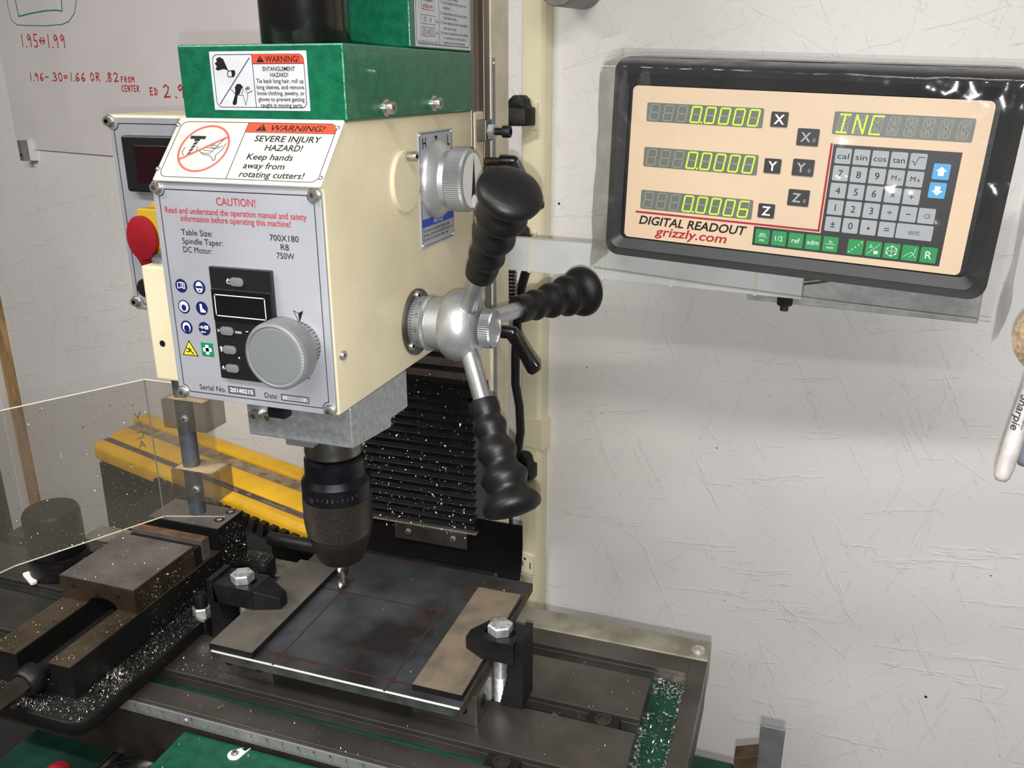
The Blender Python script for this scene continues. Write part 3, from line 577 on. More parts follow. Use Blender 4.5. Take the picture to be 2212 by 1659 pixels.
# --- entanglement label on the gear cover
FRG = Fr((-0.3355, 0.4915, 0), (1, 0, 0), (0, 0, 1), (0, -1, 0))
el = MB().prism(rrect(-.0306, .4176, .0387, .4524, .0004, 2), -0.0001, 0.0003, 'label_white', FRG).build('entanglement_label', mill, label='white entanglement hazard sticker')
et = MB()
def EM(x, y): return (-.0306 + (x - (408 + (y - 115) * .094)) / 1190 * .0693, .4524 - (y - 117 - (x - 440) * .012) / 715 * .0348)
et.path(rrect(-.0285, .4194, .0366, .4505, .0036), .0004, 'print_navy', FRG, .0004, True); et.line((.0004, .4195), (.0004, .4504), .0004, 'print_navy', FRG, .0005)
et.poly([(.0004, .4451), (.0366, .4451), (.0366, .4470), (.0354, .4497), (.0332, .4505), (.0004, .4505)], 'print_orange', FRG, .00045); et.line((.0004, .4451), (.0366, .4451), .0004, 'print_navy', FRG, .0005)
et.poly([(.0034, .4459), (.0090, .4459), (.0062, .4498)], K, FRG, .0005); et.rect(.0060, .4472, .0064, .4487, 'print_orange', FRG, .0006)
et.text('WARNING!', .0216, .4477, .0035, K, FRG, .0005, width=.0238, bold=.015)
for s_, b_, w_ in (('ENTANGLEMENT', .4421, .0228), ('HAZARD!', .4386, .0126), ('Tie back long hair, roll up', .4351, .0334), ('long sleeves, and remove', .4315, .0336), ('loose clothing, jewelry, or', .4280, .0336), ('gloves to prevent getting', .4244, .0328), ('caught in moving parts.', .4209, .0302)):
    et.text(s_, .0188, b_, .0024, K, FRG, .0005, width=w_, bold=.009)
et.line((-.0262, .4212), (-.0016, .4484), .0005, 'print_navy', FRG, .0005)
for pts in ([(500, 205), (545, 185), (590, 210), (655, 355), (600, 330), (520, 348), (490, 330), (510, 300), (482, 262), (510, 240)], [(735, 555), (760, 515), (800, 512), (835, 545), (815, 580), (790, 640), (770, 650), (755, 760), (720, 775), (703, 750), (735, 650), (740, 600)]):
    et.poly([EM(*p) for p in pts], K, FRG, .0005)
et.path([EM(*p) for p in ((650, 365), (640, 395), (655, 425), (720, 425), (738, 385), (725, 350), (660, 355))], .0005, K, FRG, .0005, True); et.poly([EM(*p) for p in ((690, 355), (735, 350), (738, 390), (720, 425), (700, 425))], K, FRG, .0005)
et.path([EM(*p) for p in ((830, 550), (838, 600), (815, 640))], .0003, K, FRG, .0005); et.path([EM(*p) for p in ((775, 650), (840, 655), (850, 700), (870, 770), (890, 700), (895, 630), (875, 600), (868, 560))], .0003, K, FRG, .0005)
for p, q in (((685, 575), (735, 630)), ((900, 625), (950, 600)), ((868, 580), (900, 545)), ((885, 575), (915, 555)), ((890, 585), (920, 572))): et.line(EM(*p), EM(*q), .0004, K, FRG, .0005)
et.build('sticker_print', el)
# --- safety instruction label high on the side
FRH = Fr((-0.2716, 0, 0), (0, 1, 0), (0, 0, 1), (1, 0, 0))
sl2 = MB().rect(.5928, .4578, .6990, .535, 'label_white', FRH, .0002).build('instruction_label', mill, label='grey white safety instruction sticker')
st = MB(); st.path(rrect(.5952, .4598, .6968, .54, .004), .0005, K, FRH, .0003, True); st.line((.6356, .46), (.6356, .535), .0005, K, FRH, .0003)
st.path([(.6038, .4789), (.6283, .4789), (.6283, .4731), (.6038, .4731)], .0004, 'print_grey', FRH, .0003, True); st.path([(.6035, .4709), (.628, .4709), (.628, .4651), (.6035, .4651)], .0004, 'print_grey', FRH, .0003, True)
st.text('05  14', .615, .476, .0034, 'print_grey', FRH, .0003, width=.014); st.text('2014025', .6155, .468, .004, 'print_grey', FRH, .0003, width=.020)
st.text('Date', .6318, .4757, .0018, K, FRH, .0003, width=.004); st.text('S/N', .6318, .4677, .0018, K, FRH, .0003, width=.0036); st.text('Manufactured for Grizzly in China', .6155, .4614, .0018, 'print_grey', FRH, .0003, width=.033)
st.path([(.605, .52), (.6268, .52), (.6268, .4825), (.605, .4825)], .0004, 'print_grey', FRH, .0003, True); st.text('grizzly.com', .616, .4852, .0028, 'print_red', FRH, .0003, width=.0165, bold=.01); st.text('Bellingham', .616, .4893, .0024, K, FRH, .0003, width=.0165, bold=.01)
for s_, b_, i_, w_ in (('exposed areas.', .4925, 0, .03), ('11. Do not expose to rain or use in wet', .4895, 1, .046), ('locations.', .4860, 0, .013), ('12. Always remove chuck keys and other', .4821, 1, .048), ('tools before starting.', .4791, 0, .026), ('13. Never attempt to slow or stop spindle', .4756, 1, .0485), ('with hands or tools.', .4719, 0, .0245), ('14. Prevent unauthorized use by children', .4686, 1, .049), ('or untrained users; restrict access or', .4653, 0, .0455), ('disable machine when unattended.', .4620, 0, .0425)):
    st.text(s_, .6385 if i_ else .6436, b_, .0021, 'print_grey', FRH, .0003, width=w_ + (.005 if i_ else 0), align='L', bold=.012)
st.build('sticker_print', sl2)
# --- speed range plate and selector knob
FRP = Fr((-0.2745, 0, 0), (0, 1, 0), (0, 0, 1), (1, 0, 0))
sp = MB().prism(rrect(.5970, .3147, .6615, .4000, .0012, 3), 0, .0009, 'panel_silver', FRP).build('speed_plate', mill, bevel=0.0002, label='silver high low speed plate with blue notice band')
q = MB(); q.path(rrect(.5990, .3165, .6597, .3985, .001, 2), .0004, K, FRP, .0011, True); q.text('H', .6070, .3915, .0075, K, FRP, .0011, bold=.01); q.text('L', .6530, .3915, .0075, K, FRP, .0011, bold=.01)
q.poly([(.6262, .3958), (.6316, .3958), (.6289, .3912)][::-1], K, FRP, .0011); q.rect(.5990, .3305, .6597, .3365, 'print_blue', FRP, .00105); q.text('NOTICE', .6290, .3335, .0034, 'print_white', FRP, .0012, width=.018, shear=.15)
for s_, b_, w_ in (('To avoid accidental high-speed', .3278, .051), ('startup, move the speed selector to', .3246, .056), ('the low (L) position after use.', .3214, .048)): q.text(s_, .6005, b_, .0024, K, FRP, .0011, width=w_, align='L')
q.build('plate_print', sp)
for a, b in ((.5995, .3975), (.6590, .3975), (.5995, .3172), (.6590, .3172)): link(RIVET, 'rivet', sp, axis_mx(FRP(a, b, .0008), (1, 0, 0)))
SY, SZ = .6245, .3643
kn = MB().lathe((-0.2736, SY, SZ), (1, 0, 0), [(.0288, 0), (.0292, .003), (.0280, .0055), (.0215, .011), (.0205, .0155)], 'alu_cast', 56).build('selector_base', mill, smooth=35)
k2 = MB().lathe((-0.2581, SY, SZ), (1, 0, 0), [(.0222, 0), (.0236, .0012), (.0236, .0125), (.0226, .0145), (.0205, .0156)], 'alu_dull', ribs=90, ribdepth=.022).build('selector_knob', mill, smooth=20, label='ribbed grey speed selector knob')
FRK = Fr((-0.2425, SY, SZ), (0, 1, 0), (0, 0, 1), (1, 0, 0)); kf = MB(); kf.disc(0, 0, .0202, 'knob_white', FRK, .0001, 40); kf.poly([(-.0036, -.0135), (.0052, -.0135), (.0022, .0185)], 'print_black', FRK, .0003); kf.disc(.0008, -.0155, .0050, 'white_paint', FRK, .0005)
kf.build('knob_face', k2)
# --- round inspection cover with a cap screw
MB().lathe((-0.2745, .5725, .3680), (1, 0, 0), [(.0222, 0), (.0222, .0022), (.0212, .003)], 'cream', 56).build('inspection_disc', mill, smooth=35)
link(socket_mesh('cap_screw_tall', .0034, .0075, 'nickel'), 'cap_screw', mill, axis_mx((-0.2716, .5735, .3850), (1, 0, 0)))
link(SCREW_CAP, 'set_screw', mill, axis_mx((-0.2755, .4706, .2691), (1, 0, 0)))
# --- fine feed knob on the panel
FX, FZ = -0.2985, 0.2770
ff = MB().lathe((FX, .4600, FZ), (0, -1, 0), [(.0158, 0), (.0158, .010), (.0150, .0128)], 'alu_dull', ribs=50, ribdepth=.012).build('fine_feed_dial', mill, smooth=20)
fk = MB().lathe((FX, .4470, FZ), (0, -1, 0), [(.0200, 0), (.0216, .0012), (.0216, .0125), (.0207, .0146), (.0192, .0152), (.0184, .0142)], 'alu_dull', ribs=90, ribdepth=.02).build('fine_feed_knob', mill, smooth=20, label='large ribbed grey fine feed knob')
MB().lathe((FX, .4470, FZ), (0, -1, 0), [(.0188, .0143), (.0170, .0147), (.0001, .0148)], 'button_grey', 40).build('knob_face', fk)
dg = MB()
for k in range(40):
    th = 2 * PI * k / 40; a = Vector((math.cos(th), 0, math.sin(th))); fr = Fr(Vector((FX, .4600, FZ)) + a * .0159, (0, -1, 0), Vector((-math.sin(th), 0, math.cos(th))), a)
    l = .006 if k % 5 == 0 else .004
    dg.rect(.0005, -.0002, l, .0002, 'print_black', fr, .0001)
    if k % 10 == 0: dg.text('%d' % (k * 5 // 2), .0085, 0, .0022, 'print_black', fr, .0001, rot=-PI / 2)
dg.build('graduations', ff)
# --- coarse feed hub and three handles
HY, HZ = .584, .2622
MB().lathe((-0.2745, HY, HZ), (1, 0, 0), [(.0254, 0), (.0254, .0018), (.0246, .0024)], 'steel_dull', 48).build('hub_flange', mill, smooth=35)
for a in (R(100), R(220), R(-20)): link(socket_mesh('flange_screw', .003, .003, 'nickel'), 'cap_screw', mill, axis_mx((-0.2722, HY + .0222 * math.cos(a), HZ + .0222 * math.sin(a)), (1, 0, 0)))
hd_ = MB().lathe((-0.2721, HY, HZ), (1, 0, 0), [(.0202, 0), (.0202, .0086)], 'alu_dull', 64).build('feed_dial', mill, smooth=35)
MB().lathe((-0.2635, HY, HZ), (1, 0, 0), [(.0206, 0), (.0210, .0004), (.0210, .0028), (.0206, .0032)], 'alu', ribs=90, ribdepth=.02).build('dial_rim', hd_, smooth=20)
hg = MB()
for k in range(60):
    th = 2 * PI * k / 60; a = Vector((0, math.cos(th), math.sin(th))); fr = Fr(Vector((-0.2721, HY, HZ)) + a * .02025, (1, 0, 0), a.cross(Vector((1, 0, 0))) * -1, a)
    hg.rect(.0003, -.0002, .0042 if k % 5 == 0 else .0028, .0002, K, fr, .0001)
    if k % 5 == 0: hg.text('%.1f' % (k * 0.1 % 2.0 + 0.0), .0060, 0, .0021, K, fr, .0001, rot=PI / 2)
hg.build('graduations', hd_)
hb = MB().lathe((-0.2603, HY, HZ), (1, 0, 0), [(.0196, 0), (.0196, .0105), (.0205, .0112), (.0235, .0125), (.0258, .0160), (.0268, .0215), (.0262, .0270), (.0240, .0325), (.0200, .0365), (.0125, .0385), (.0085, .0388), (.0085, .0405)], 'alu_cast', 56).build('feed_hub', mill, smooth=30, label='cast grey feed hub')
hk = MB().lathe((-0.2205, HY, HZ), (1, 0, 0), [(.0130, 0), (.0146, .001), (.0146, .0085), (.0140, .0098), (.0122, .0098), (.0120, .0088), (.0001, .0088)], 'alu', ribs=56, ribdepth=.03).build('hub_knob', mill, smooth=20)
GP = [(0.0055, 0.06), (0.0106, 0.0602), (0.0111, 0.064), (0.0112, 0.0698), (0.0101, 0.0716), (0.0103, 0.0738), (0.0118, 0.0766), (0.0127, 0.0798), (0.0122, 0.083), (0.0106, 0.0864), (0.0104, 0.0886), (0.0114, 0.0912), (0.0135, 0.0948), (0.0147, 0.0985), (0.0144, 0.1016), (0.0124, 0.1054), (0.0119, 0.1078), (0.0129, 0.1104), (0.0154, 0.114), (0.0172, 0.1176), (0.0171, 0.1204), (0.0153, 0.1243), (0.0144, 0.1265), (0.015, 0.129), (0.0178, 0.132), (0.0203, 0.1351), (0.0214, 0.1381), (0.0212, 0.1407), (0.0196, 0.1434), (0.016, 0.1452), (0.01, 0.1464), (0.004, 0.1468), (0.0001, 0.1468)]
for k, lb in enumerate(('upper feed handle, black wavy grip', 'rear feed handle, black wavy grip', 'lower feed handle, black wavy grip')):
    tips = [(-0.178, .5198, .3679), (-0.178, .7077, .2650), (-0.178, .5245, .1537)]; root = Vector((-0.2375, HY, HZ)); d = (Vector(tips[k]) - root).normalized()
    lv = MB().cyl(root + d * .016, root + d * .066, .0066, 'alu', 24).build('feed_handle', mill, smooth=40, label=lb)
    MB().lathe(root, d, [(r, h) for r, h in GP], 'black_grip', 40).build('grip', lv, smooth=60)
# --- aluminium block, quill and spindle nose under the head
MB().prism([(.4780, .2006), (.5355, .1946), (.5360, .2009), (.5645, .2001), (.5645, .2299), (.4780, .2299)], -0.3565, -0.2748, 'alu_brushed', FRX).build('quill_block', mill, bevel=0.0010, label='scratched aluminium block under the head')
MB().box(-0.3530, -0.3300, .515, .53, .178, .2004, 'alu_dull').build('quill_bracket', mill, bevel=0.0008)
MB().box(-0.3335, -0.3200, .469, .4779, .2195, .2298, 'black_oxide').build('stop_block', mill, bevel=0.0008)  # black block put in for the dark shadow beside the screws
for a in (-.3478, -.3368): link(SCREW_BIG, 'cap_screw', mill, axis_mx((a, .4779, .2172), (0, -1, 0)))
MB().lathe((-0.336, .5543, .159), (0, 0, 1), [(.0150, -.003), (.0150, 0), (.0222, 0), (.0228, .0012), (.0228, .042)], 'steel', 56).build('spindle_nose', mill, smooth=35)
# --- Z stop bracket with nut and bolt, locking levers
zb = MB().box(-0.2838, -0.2640, .712, .728, .3865, .4040, 'steel_dull').build('stop_bracket', mill, bevel=0.0006)
nb = MB().lathe((-0.2640, .719, .3945), (1, 0, 0), [(.0058, 0), (.0066, .0007), (.0066, .0052), (.0058, .0058)], 'zinc', 6).build('lock_nut', zb)
MB().cyl((-0.2645, .719, .3945), (-0.2510, .719, .3945), .0030, 'black_oxide', 16).build('bolt_shank', zb, smooth=40)
link(socket_mesh('bolt_head', .0049, .0072, 'black_oxide'), 'bolt_head', zb, axis_mx((-0.2518, .719, .3945), (1, 0, 0)))
def lock_lever(y, z, x0, tip, lab):
    lv = MB().cyl((-0.2720, y, z), (x0 + .004, y, z), .0036, 'steel_dark', 16).build('lock_lever', mill, smooth=40, label=lab)
    MB().lathe((x0, y, z), (1, 0, 0), [(.0050, 0), (.0062, .0008), (.0062, .0120), (.0054, .0150), (.0042, .0162)], 'black_paint', 24).build('lever_hub', lv, smooth=40)
    p = Vector((x0 + .0125, y - .001, z - .001)); t = Vector(tip); d = (t - p).normalized(); s = Vector((0, -1, 0)); s = (s - d * s.dot(d)).normalized(); w = d.cross(s)
    vs = []
    for q_, a, b in ((p, .0062, .0050), (p.lerp(t, .3), .0050, .0046), (p.lerp(t, .7), .0056, .0050), (t - d * .004, .0062, .0050), (t, .0040, .0036)): vs += [q_ + w * a + s * b, q_ - w * a + s * b, q_ - w * a - s * b, q_ + w * a - s * b]
    fs = [(i * 4 + k, i * 4 + (k + 1) % 4, i * 4 + 4 + (k + 1) % 4, i * 4 + 4 + k) for i in range(4) for k in range(4)] + [(0, 1, 2, 3), (16, 17, 18, 19)]
    MB().add(vs, fs, 'black_paint').build('lever_arm', lv, bevel=0.0012, smooth=40)
lock_lever(.730, .3687, -.2580, (-.2195, .722, .3300), 'upper black ratchet locking lever')
lock_lever(.730, .2168, -.2580, (-.2205, .722, .1835), 'lower black ratchet locking lever')
# --- bellows way cover
zz = .205; prof = []; k = 0
fold = [.013, .0125, .0115, .0105] + [.0086] * 16
for h in fold: prof += [(.7065, zz), (.7000 - .004 * min(1, k / 6) - (.004 if k < 4 else 0), zz - h * .5)]; zz -= h; k += 1
prof.append((.7065, zz)); poly = prof + [(.741, zz), (.741, .205)]
MB().prism(poly, -.3925, -.2745, 'black_rubber', FRX).build('bellows', mill, bevel=0.0007, label='pleated black rubber way cover')
MB().box(-.3935, -.2735, .699, .741, zz - .0016, zz, 'strip_tan').build('bellows_plate', mill, bevel=0.0003)
bk = MB().box(-.3600, -.2825, .6975, .6990, zz - .0180, zz - .001, 'steel_dull').build('bellows_bracket', mill, bevel=0.0003)
PHM = MB(); PHM.lathe((0, 0, 0), (0, 0, 1), [(.0030, 0), (.0030, .0008), (.0022, .0018), (.0001, .0021)], 'chrome', 20); PHM.box(-.0018, .0018, -.0003, .0003, .0016, .00215, 'print_black'); PHM.box(-.0003, .0003, -.0018, .0018, .0016, .00215, 'print_black'); PHM = PHM.mesh('pan_screw', smooth=40)
for a in (-.3450, -.2970): link(PHM, 'pan_screw', bk, axis_mx((a, .6975, zz - .0085), (0, -1, 0), .5))
# --- rubber sheet from column down to the table with a rolled front hem
sv = []; NX = 2
pf = [(.7035, .035), (.704, .012), (.700, -.012), (.690, -.030), (.675, -.038), (.655, -.036), (.642, -.022), (.636, -.004), (.634, .012)]
rs = MB()
pa = [(y, z) for y, z in pf]; pb = [(y, z - .0025) for y, z in pf][::-1]
rs.prism(pa + pb, -.462, -.2275, 'black_paint', FRX); rs.cyl((-.462, .6335, .0165), (-.2305, .6335, .0165), .0065, 'black_rubber', 20); rs.build('rubber_apron', mill, smooth=40, label='black rubber apron behind the table')
# --- control box on the left of the column
FRB = Fr((0, .700, 0), (1, 0, 0), (0, 0, 1), (0, -1, 0))
MB().box(-.6462, -.4025, .7000, .80, .2130, .4048, 'cream').build('control_box', mill, bevel=0.003, label='cream electrical control box')
cp = MB().prism(rrect(-.6430, .2160, -.405, .4020, .003), 0, .0014, 'panel_silver', FRB).build('control_panel', mill, bevel=0.0002)
cpp = MB(); cpp.path(notched(-.6375, -.41, .2205, .3965, .006), .0007, K, FRB, .0017, True); cpp.build('panel_print', cp)
for a, b in ((-.6415, .3985), (-.6400, .2225)): link(socket_mesh('panel_screw', .0044, .005, 'nickel', .5, .006, 'chrome'), 'cap_screw', cp, axis_mx(FRB(a, b, .0012), (0, -1, 0)))
fr_ = MB().prism(rrect(-.6228, .3342, -.53, .3862, .003), 0, .011, 'black_plastic', FRB).build('speed_display', mill, bevel=0.0015)
MB().box(-.6095, -.535, .3430, .3775, .0095, .0112, 'display_red', FRB).build('display_window', fr_, bevel=0.0004)
ey = MB().prism(rrect(-.6095, .2720, -.560, .3200, .003), 0.0014, .019, 'estop_yellow', FRB).prism([(-.598, .3200), (-.574, .3200), (-.578, .3265), (-.592, .3265)], .004, .016, 'estop_yellow', FRB).build('stop_switch', mill, bevel=0.0015, label='yellow switch with red emergency stop paddle')
pd = MB(); pp = [(-.6040 + .0172 * math.cos(2 * PI * k / 32), .2920 + .0215 * math.sin(2 * PI * k / 32)) for k in range(32)]
FRE = Fr((0, .6790, 0), (1, .0, 0), (0, 0, 1), (0, -1, 0)); pd.prism(pp, -.004, .003, 'estop_red', FRE); pd.prism([(-.6165, .2780), (-.5915, .2780), (-.6005, .2650), (-.6085, .2650)], -.003, .002, 'estop_red', FRE); pd.prism(rrect(-.596, .274, -.572, .312, .004), -.008, -.004, 'estop_red', FRE); pd.build('stop_paddle', ey, bevel=0.0012, smooth=40)
MB().lathe((-.6180, .7000, .2400), (0, -1, 0), [(.0095, 0), (.0095, .012), (.0080, .014)], 'fuse_cap', 24).build('fuse_cap', mill, smooth=40)
# --- chip guard: bracket, rod, two clear clamps and a bent clear shield
gd = MB().box(-.4372, -.3967, .4855, .5145, .2302, .3138, 'cream').build('guard_bracket', mill, bevel=0.0015)
MB().cyl((-.4275, .4853, .2581), (-.4275, .4856, .2581), .0024, 'print_black', 14).build('bracket_hole', gd)
MB().cyl((-.4285, .500, .1165), (-.4285, .500, .3190), .0064, 'alu_rod', 28).build('guard_rod', mill, smooth=40)
MB().lathe((-.4285, .500, .3138), (0, 0, 1), [(.0085, 0), (.0085, .003), (.007, .0042)], 'alu', 24).build('rod_collar', mill, smooth=40)
for z0_, z1_, xs_ in ((.1912, .2135, -.4190), (.1341, .1569, -.4170)):
    c = MB().box(-.4388, -.4012, .4885, .5115, z0_, z1_, 'clamp_clear').box(-.4370, -.4030, .4900, .5100, z1_ + .0001, z1_ + .0004, 'dust_tan').build('guard_clamp', mill, bevel=0.0022, smooth=40, label='clear plastic clamp block')
    link(PHM, 'clamp_screw', c, axis_mx((xs_, .4884, (z0_ + z1_) / 2 - .002), (0, -1, 0), .4))
gs = MB()
pl = [(-.4150, .5125), (-.4745, .5130), (-.5285, .4155), (-.5360, .3800), (-.5450, .330)]
zt = [.2170, .2168, .2168, .2168, .2168]; zbm = [.1085, .0985, .0970, .0970, .0970]
vs = []; T = .0016
for (x, y), a, b in zip(pl, zt, zbm):
    for dx, dy in ((0, 0), (T * .6, T * .8)): vs += [(x + dx, y + dy, b), (x + dx, y + dy, a)]
fs = []
for i in range(4): fs += [(i * 4, i * 4 + 1, i * 4 + 5, i * 4 + 4), (i * 4 + 2, i * 4 + 3, i * 4 + 7, i * 4 + 6), (i * 4 + 1, i * 4 + 3, i * 4 + 7, i * 4 + 5), (i * 4, i * 4 + 2, i * 4 + 6, i * 4 + 4)]
gs.add(vs, fs, 'guard_plastic'); shield = gs.build('guard_shield', mill, label='dusty clear plastic chip shield')
ge = MB()
for i in range(4):
    for zz_ in (zt, zbm): ge.tube([(pl[i][0] + .0005, pl[i][1] + .0006, zz_[i]), (pl[i + 1][0] + .0005, pl[i + 1][1] + .0006, zz_[i + 1])], .0005, 'zip_tie', 6)
ge.tube([(-.4740, .5130, .0985), (-.4740, .5130, .2168)], .0005, 'button_grey', 6); ge.build('shield_edges', shield)
gx = MB(); FRV = Fr((-.4745, .5130, 0), Vector((-.4850, -.8745, 0)), (0, 0, 1), Vector((.8745, -.4850, 0)))
for ch, z in zip('VPCA', (.189, .181, .173, .165)): gx.text(ch, .0085, z, .0060, 'print_grey', FRV, .0006, rot=0 if ch != 'V' else 0)
gx.build('embossed_letters', shield)

# --- table with three T-slots, end trough, scale and rear strip
tb = MB()
XL, XR, XS, XI = -0.739, -0.039, -0.0776, -0.0525
LANDS = [(.4195, .4388), (.4543, .5022), (.5166, .5651), (.5799, .5995)]
for i, (a, b) in enumerate(LANDS):
    xr = XI if i in (0, 3) else XS
    tb.box(XL, xr, a, b, -.0045, 0, 'table_iron'); tb.box(XL, xr, a + (0 if i == 0 else .0), b, -.0125, -.0045, 'table_iron')
tb.box(XI, XR, .4195, .5995, -.0125, 0, 'table_iron')
table = tb.build('table_top', mill, bevel=0.0006, label='ground iron table top with T-slots')
MB().box(XL, XR, .4195, .5995, -.0445, -.0128, 'green_dark').build('slot_floor', table)
MB().box(XL, XR + .0005, .4190, .4196, -.0445, -.0130, 'steel_dark').build('table_apron', table)
rsx = MB().box(-.66, XR, .6000, .6262, -.0350, .0006, 'strip_tan').build('rear_strip', mill, bevel=0.0008, label='tan aluminium strip along the table back')
MB().lathe((-.0478, .6115, .0006), (0, 0, 1), [(.0058, 0), (.0058, .0006), (.0042, .0008), (.0040, .0022), (.0024, .0034), (.0001, .0036)], 'chrome', 24).build('button_screw', rsx, smooth=40)
rl = MB().box(-.4600, -.05, .4181, .4194, -.0128, -.0030, 'alu_dull').build('table_scale', mill, bevel=0.0002, label='inch scale along the table front')
FRR = Fr((0, .4181, 0), (1, 0, 0), (0, 0, 1), (0, -1, 0)); rt = MB()
for k in range(-32, 136):
    x = -.3876 + k * .0127 / 8; l = .0044 if k % 8 == 0 else (.0032 if k % 4 == 0 else .0022)
    if -.459 < x < -.06: rt.rect(x - .00012, -.0124, x + .00012, -.0124 + l, K, FRR, .0001)
for k in range(-4, 16):
    x = -.3876 + k * .0127 - .0010; v = abs(k) // 2
    rt.text(('%d' % v if v or k == 0 else '') if k % 2 == 0 else ('%d' % v if v else ''), x, -.0056, .0028, K, FRR, .0001)
    if k % 2: rt.text('1', x + .0018, -.0048, .0013, K, FRR, .0001); rt.text('2', x + .0018, -.0068, .0013, K, FRR, .0001)
rt.build('scale_print', rl)
link(RIVET, 'rivet', rl, axis_mx((-.3935, .4181, -.0075), (0, -1, 0)))
# --- front saddle cover with the scale pointer
MB().box(-.396, -.20, .20, .4176, -.0600, -.0166, 'green_mid').build('saddle_cover', mill, bevel=0.0015, label='green saddle cover in front of the table')
FRT = Fr((0, 0, -.0166), (1, 0, 0), (0, 1, 0), (0, 0, 1))
pt = MB().prism([(-.3455 + .0052 * math.cos(t_), .4078 + .0048 * math.sin(t_)) for t_ in [R(120 + 24 * k) for k in range(11)]] + [(-.3386, .4170), (-.3425, .4160)], 0, .0012, 'white_paint', FRT).build('scale_pointer', mill, bevel=0.0002, label='white painted table pointer')
MB().poly([(-.3386, .4170), (-.3425, .4160), (-.3438, .4135), (-.3400, .4128)], 'print_black', FRT, .00135).build('pointer_tip', pt)
link(PHM, 'pan_screw', pt, axis_mx((-.3458, .4085, -.0156), (0, 0, 1)))
# --- parts of the saddle seen under the table at the left
MB().box(-.62, -.398, .420, .444, -.060, -.046, 'steel_dark').build('gib_strip', mill, bevel=0.0008)
MB().box(-.60, -.42, .385, .52, -.20, -.105, 'green_dark').build('base_flank', mill, bevel=0.004)
MB().cyl((-.4755, .405, -.0700), (-.4755, .47, -.0700), .0045, 'steel', 20).build('feed_rod', mill, smooth=40)
MB().cyl((-.448, .405, -.0690), (-.448, .45, -.0690), .0085, 'steel_dark', 20).build('lead_screw_housing', mill, smooth=40)
# --- steel end bracket hanging below the right table end
eb = MB().box(.0060, .0245, .5860, .5900, -.12, -.0385, 'alu').build('end_bracket', mill, bevel=0.0006, label='bright flat bar under the table end')
MB().prism([(-.0110, -.0655), (.0060, -.0585), (.0060, -.12), (-.0110, -.12)], .575, .589, 'plate_brown', Fr((0, 0, 0), (1, 0, 0), (0, 0, 1), (0, 1, 0))).build('bracket_foot', eb, bevel=0.0006)
MB().box(-.0440, -.0110, .5600, .585, -.13, -.0790, 'green_dark').build('end_bearing', mill, bevel=0.002)

# ================================================================== TOOLING
ck = thing('drill_chuck', 'black keyless drill chuck with knurled sleeve below the spindle', 'drill chuck', (-.336, .5543, .0644))
def chuck_part(name, prof, m, n=64, **kw):
    o = MB().lathe((0, 0, 0), (0, 0, 1), prof, m, n).build(name, None, **kw); o.parent = ck; return o
B0 = .0644
chuck_part('chuck_collar', [(.0215, .1562 - B0), (.0238, .1545 - B0), (.0240, .1420 - B0), (.0240, .1405 - B0)][::-1], 'black_blue', smooth=30)
chuck_part('chuck_body', [(.0272, .1215 - B0), (.0273, .1358 - B0), (.0242, .1406 - B0)], 'black_blue', smooth=25)
chuck_part('knurled_sleeve', [(.0262, .0903 - B0), (.0276, .100 - B0), (.0277, .1216 - B0)], 'knurl_brown', smooth=40)
chuck_part('chuck_ring', [(.0248, .0846 - B0), (.0262, .0904 - B0)], 'steel_dark', smooth=40)
chuck_part('chuck_nose', [(.0130, 0), (.0178, 0), (.0200, .004), (.0248, .0203)], 'steel_dark', smooth=30)
cx = MB()
for i, ch in enumerate('1/32-1/2"'):
    th = R(-92 + i * 8.2); a = Vector((math.cos(th), math.sin(th), 0)); cx.text(ch, 0, 0, .0030, 'print_grey', Fr(a * .0274 + Vector((0, 0, .1285 - B0)), Vector((-math.sin(th), math.cos(th), 0)), (0, 0, 1), a), .0001)
o = cx.build('size_marking'); o.parent = ck
a = Vector((math.cos(R(-105)), math.sin(R(-105)), 0)); o = MB().cyl(a * .0265 + Vector((0, 0, .1268 - B0)), a * .0276 + Vector((0, 0, .1268 - B0)), .0026, 'steel_dark', 16).build('spanner_hole', smooth=40); o.parent = ck
db = MB(); nseg = 28; ncs = 24; vs = []; fs = []; L0, L1 = .0345, .0700
for i in range(nseg + 1):
    z = L0 + (L1 - L0) * i / nseg; tw = -z / .030 * 2 * PI; tap = min(1.0, .15 + (z - L0) / .0028)
    for k in range(ncs):
        th = 2 * PI * k / ncs; fl_ = max(0, math.cos(2 * (th - 0.5))) ** 1.5; r = .0048 * tap * (1 - .52 * fl_)
        vs.append((r * math.cos(th + tw), r * math.sin(th + tw), z - L0))
for i in range(nseg):
    for k in range(ncs): fs.append((i * ncs + k, i * ncs + (k + 1) % ncs, (i + 1) * ncs + (k + 1) % ncs, (i + 1) * ncs + k))
fs += [tuple(range(ncs)), tuple(range(nseg * ncs, (nseg + 1) * ncs))]
bit = db.add(vs, fs, 'steel').build('twist_drill', smooth=50); bit.location = (-.336, .5543, L0); tag(bit, 'short steel twist drill pointing at the scribed cross', 'drill bit')

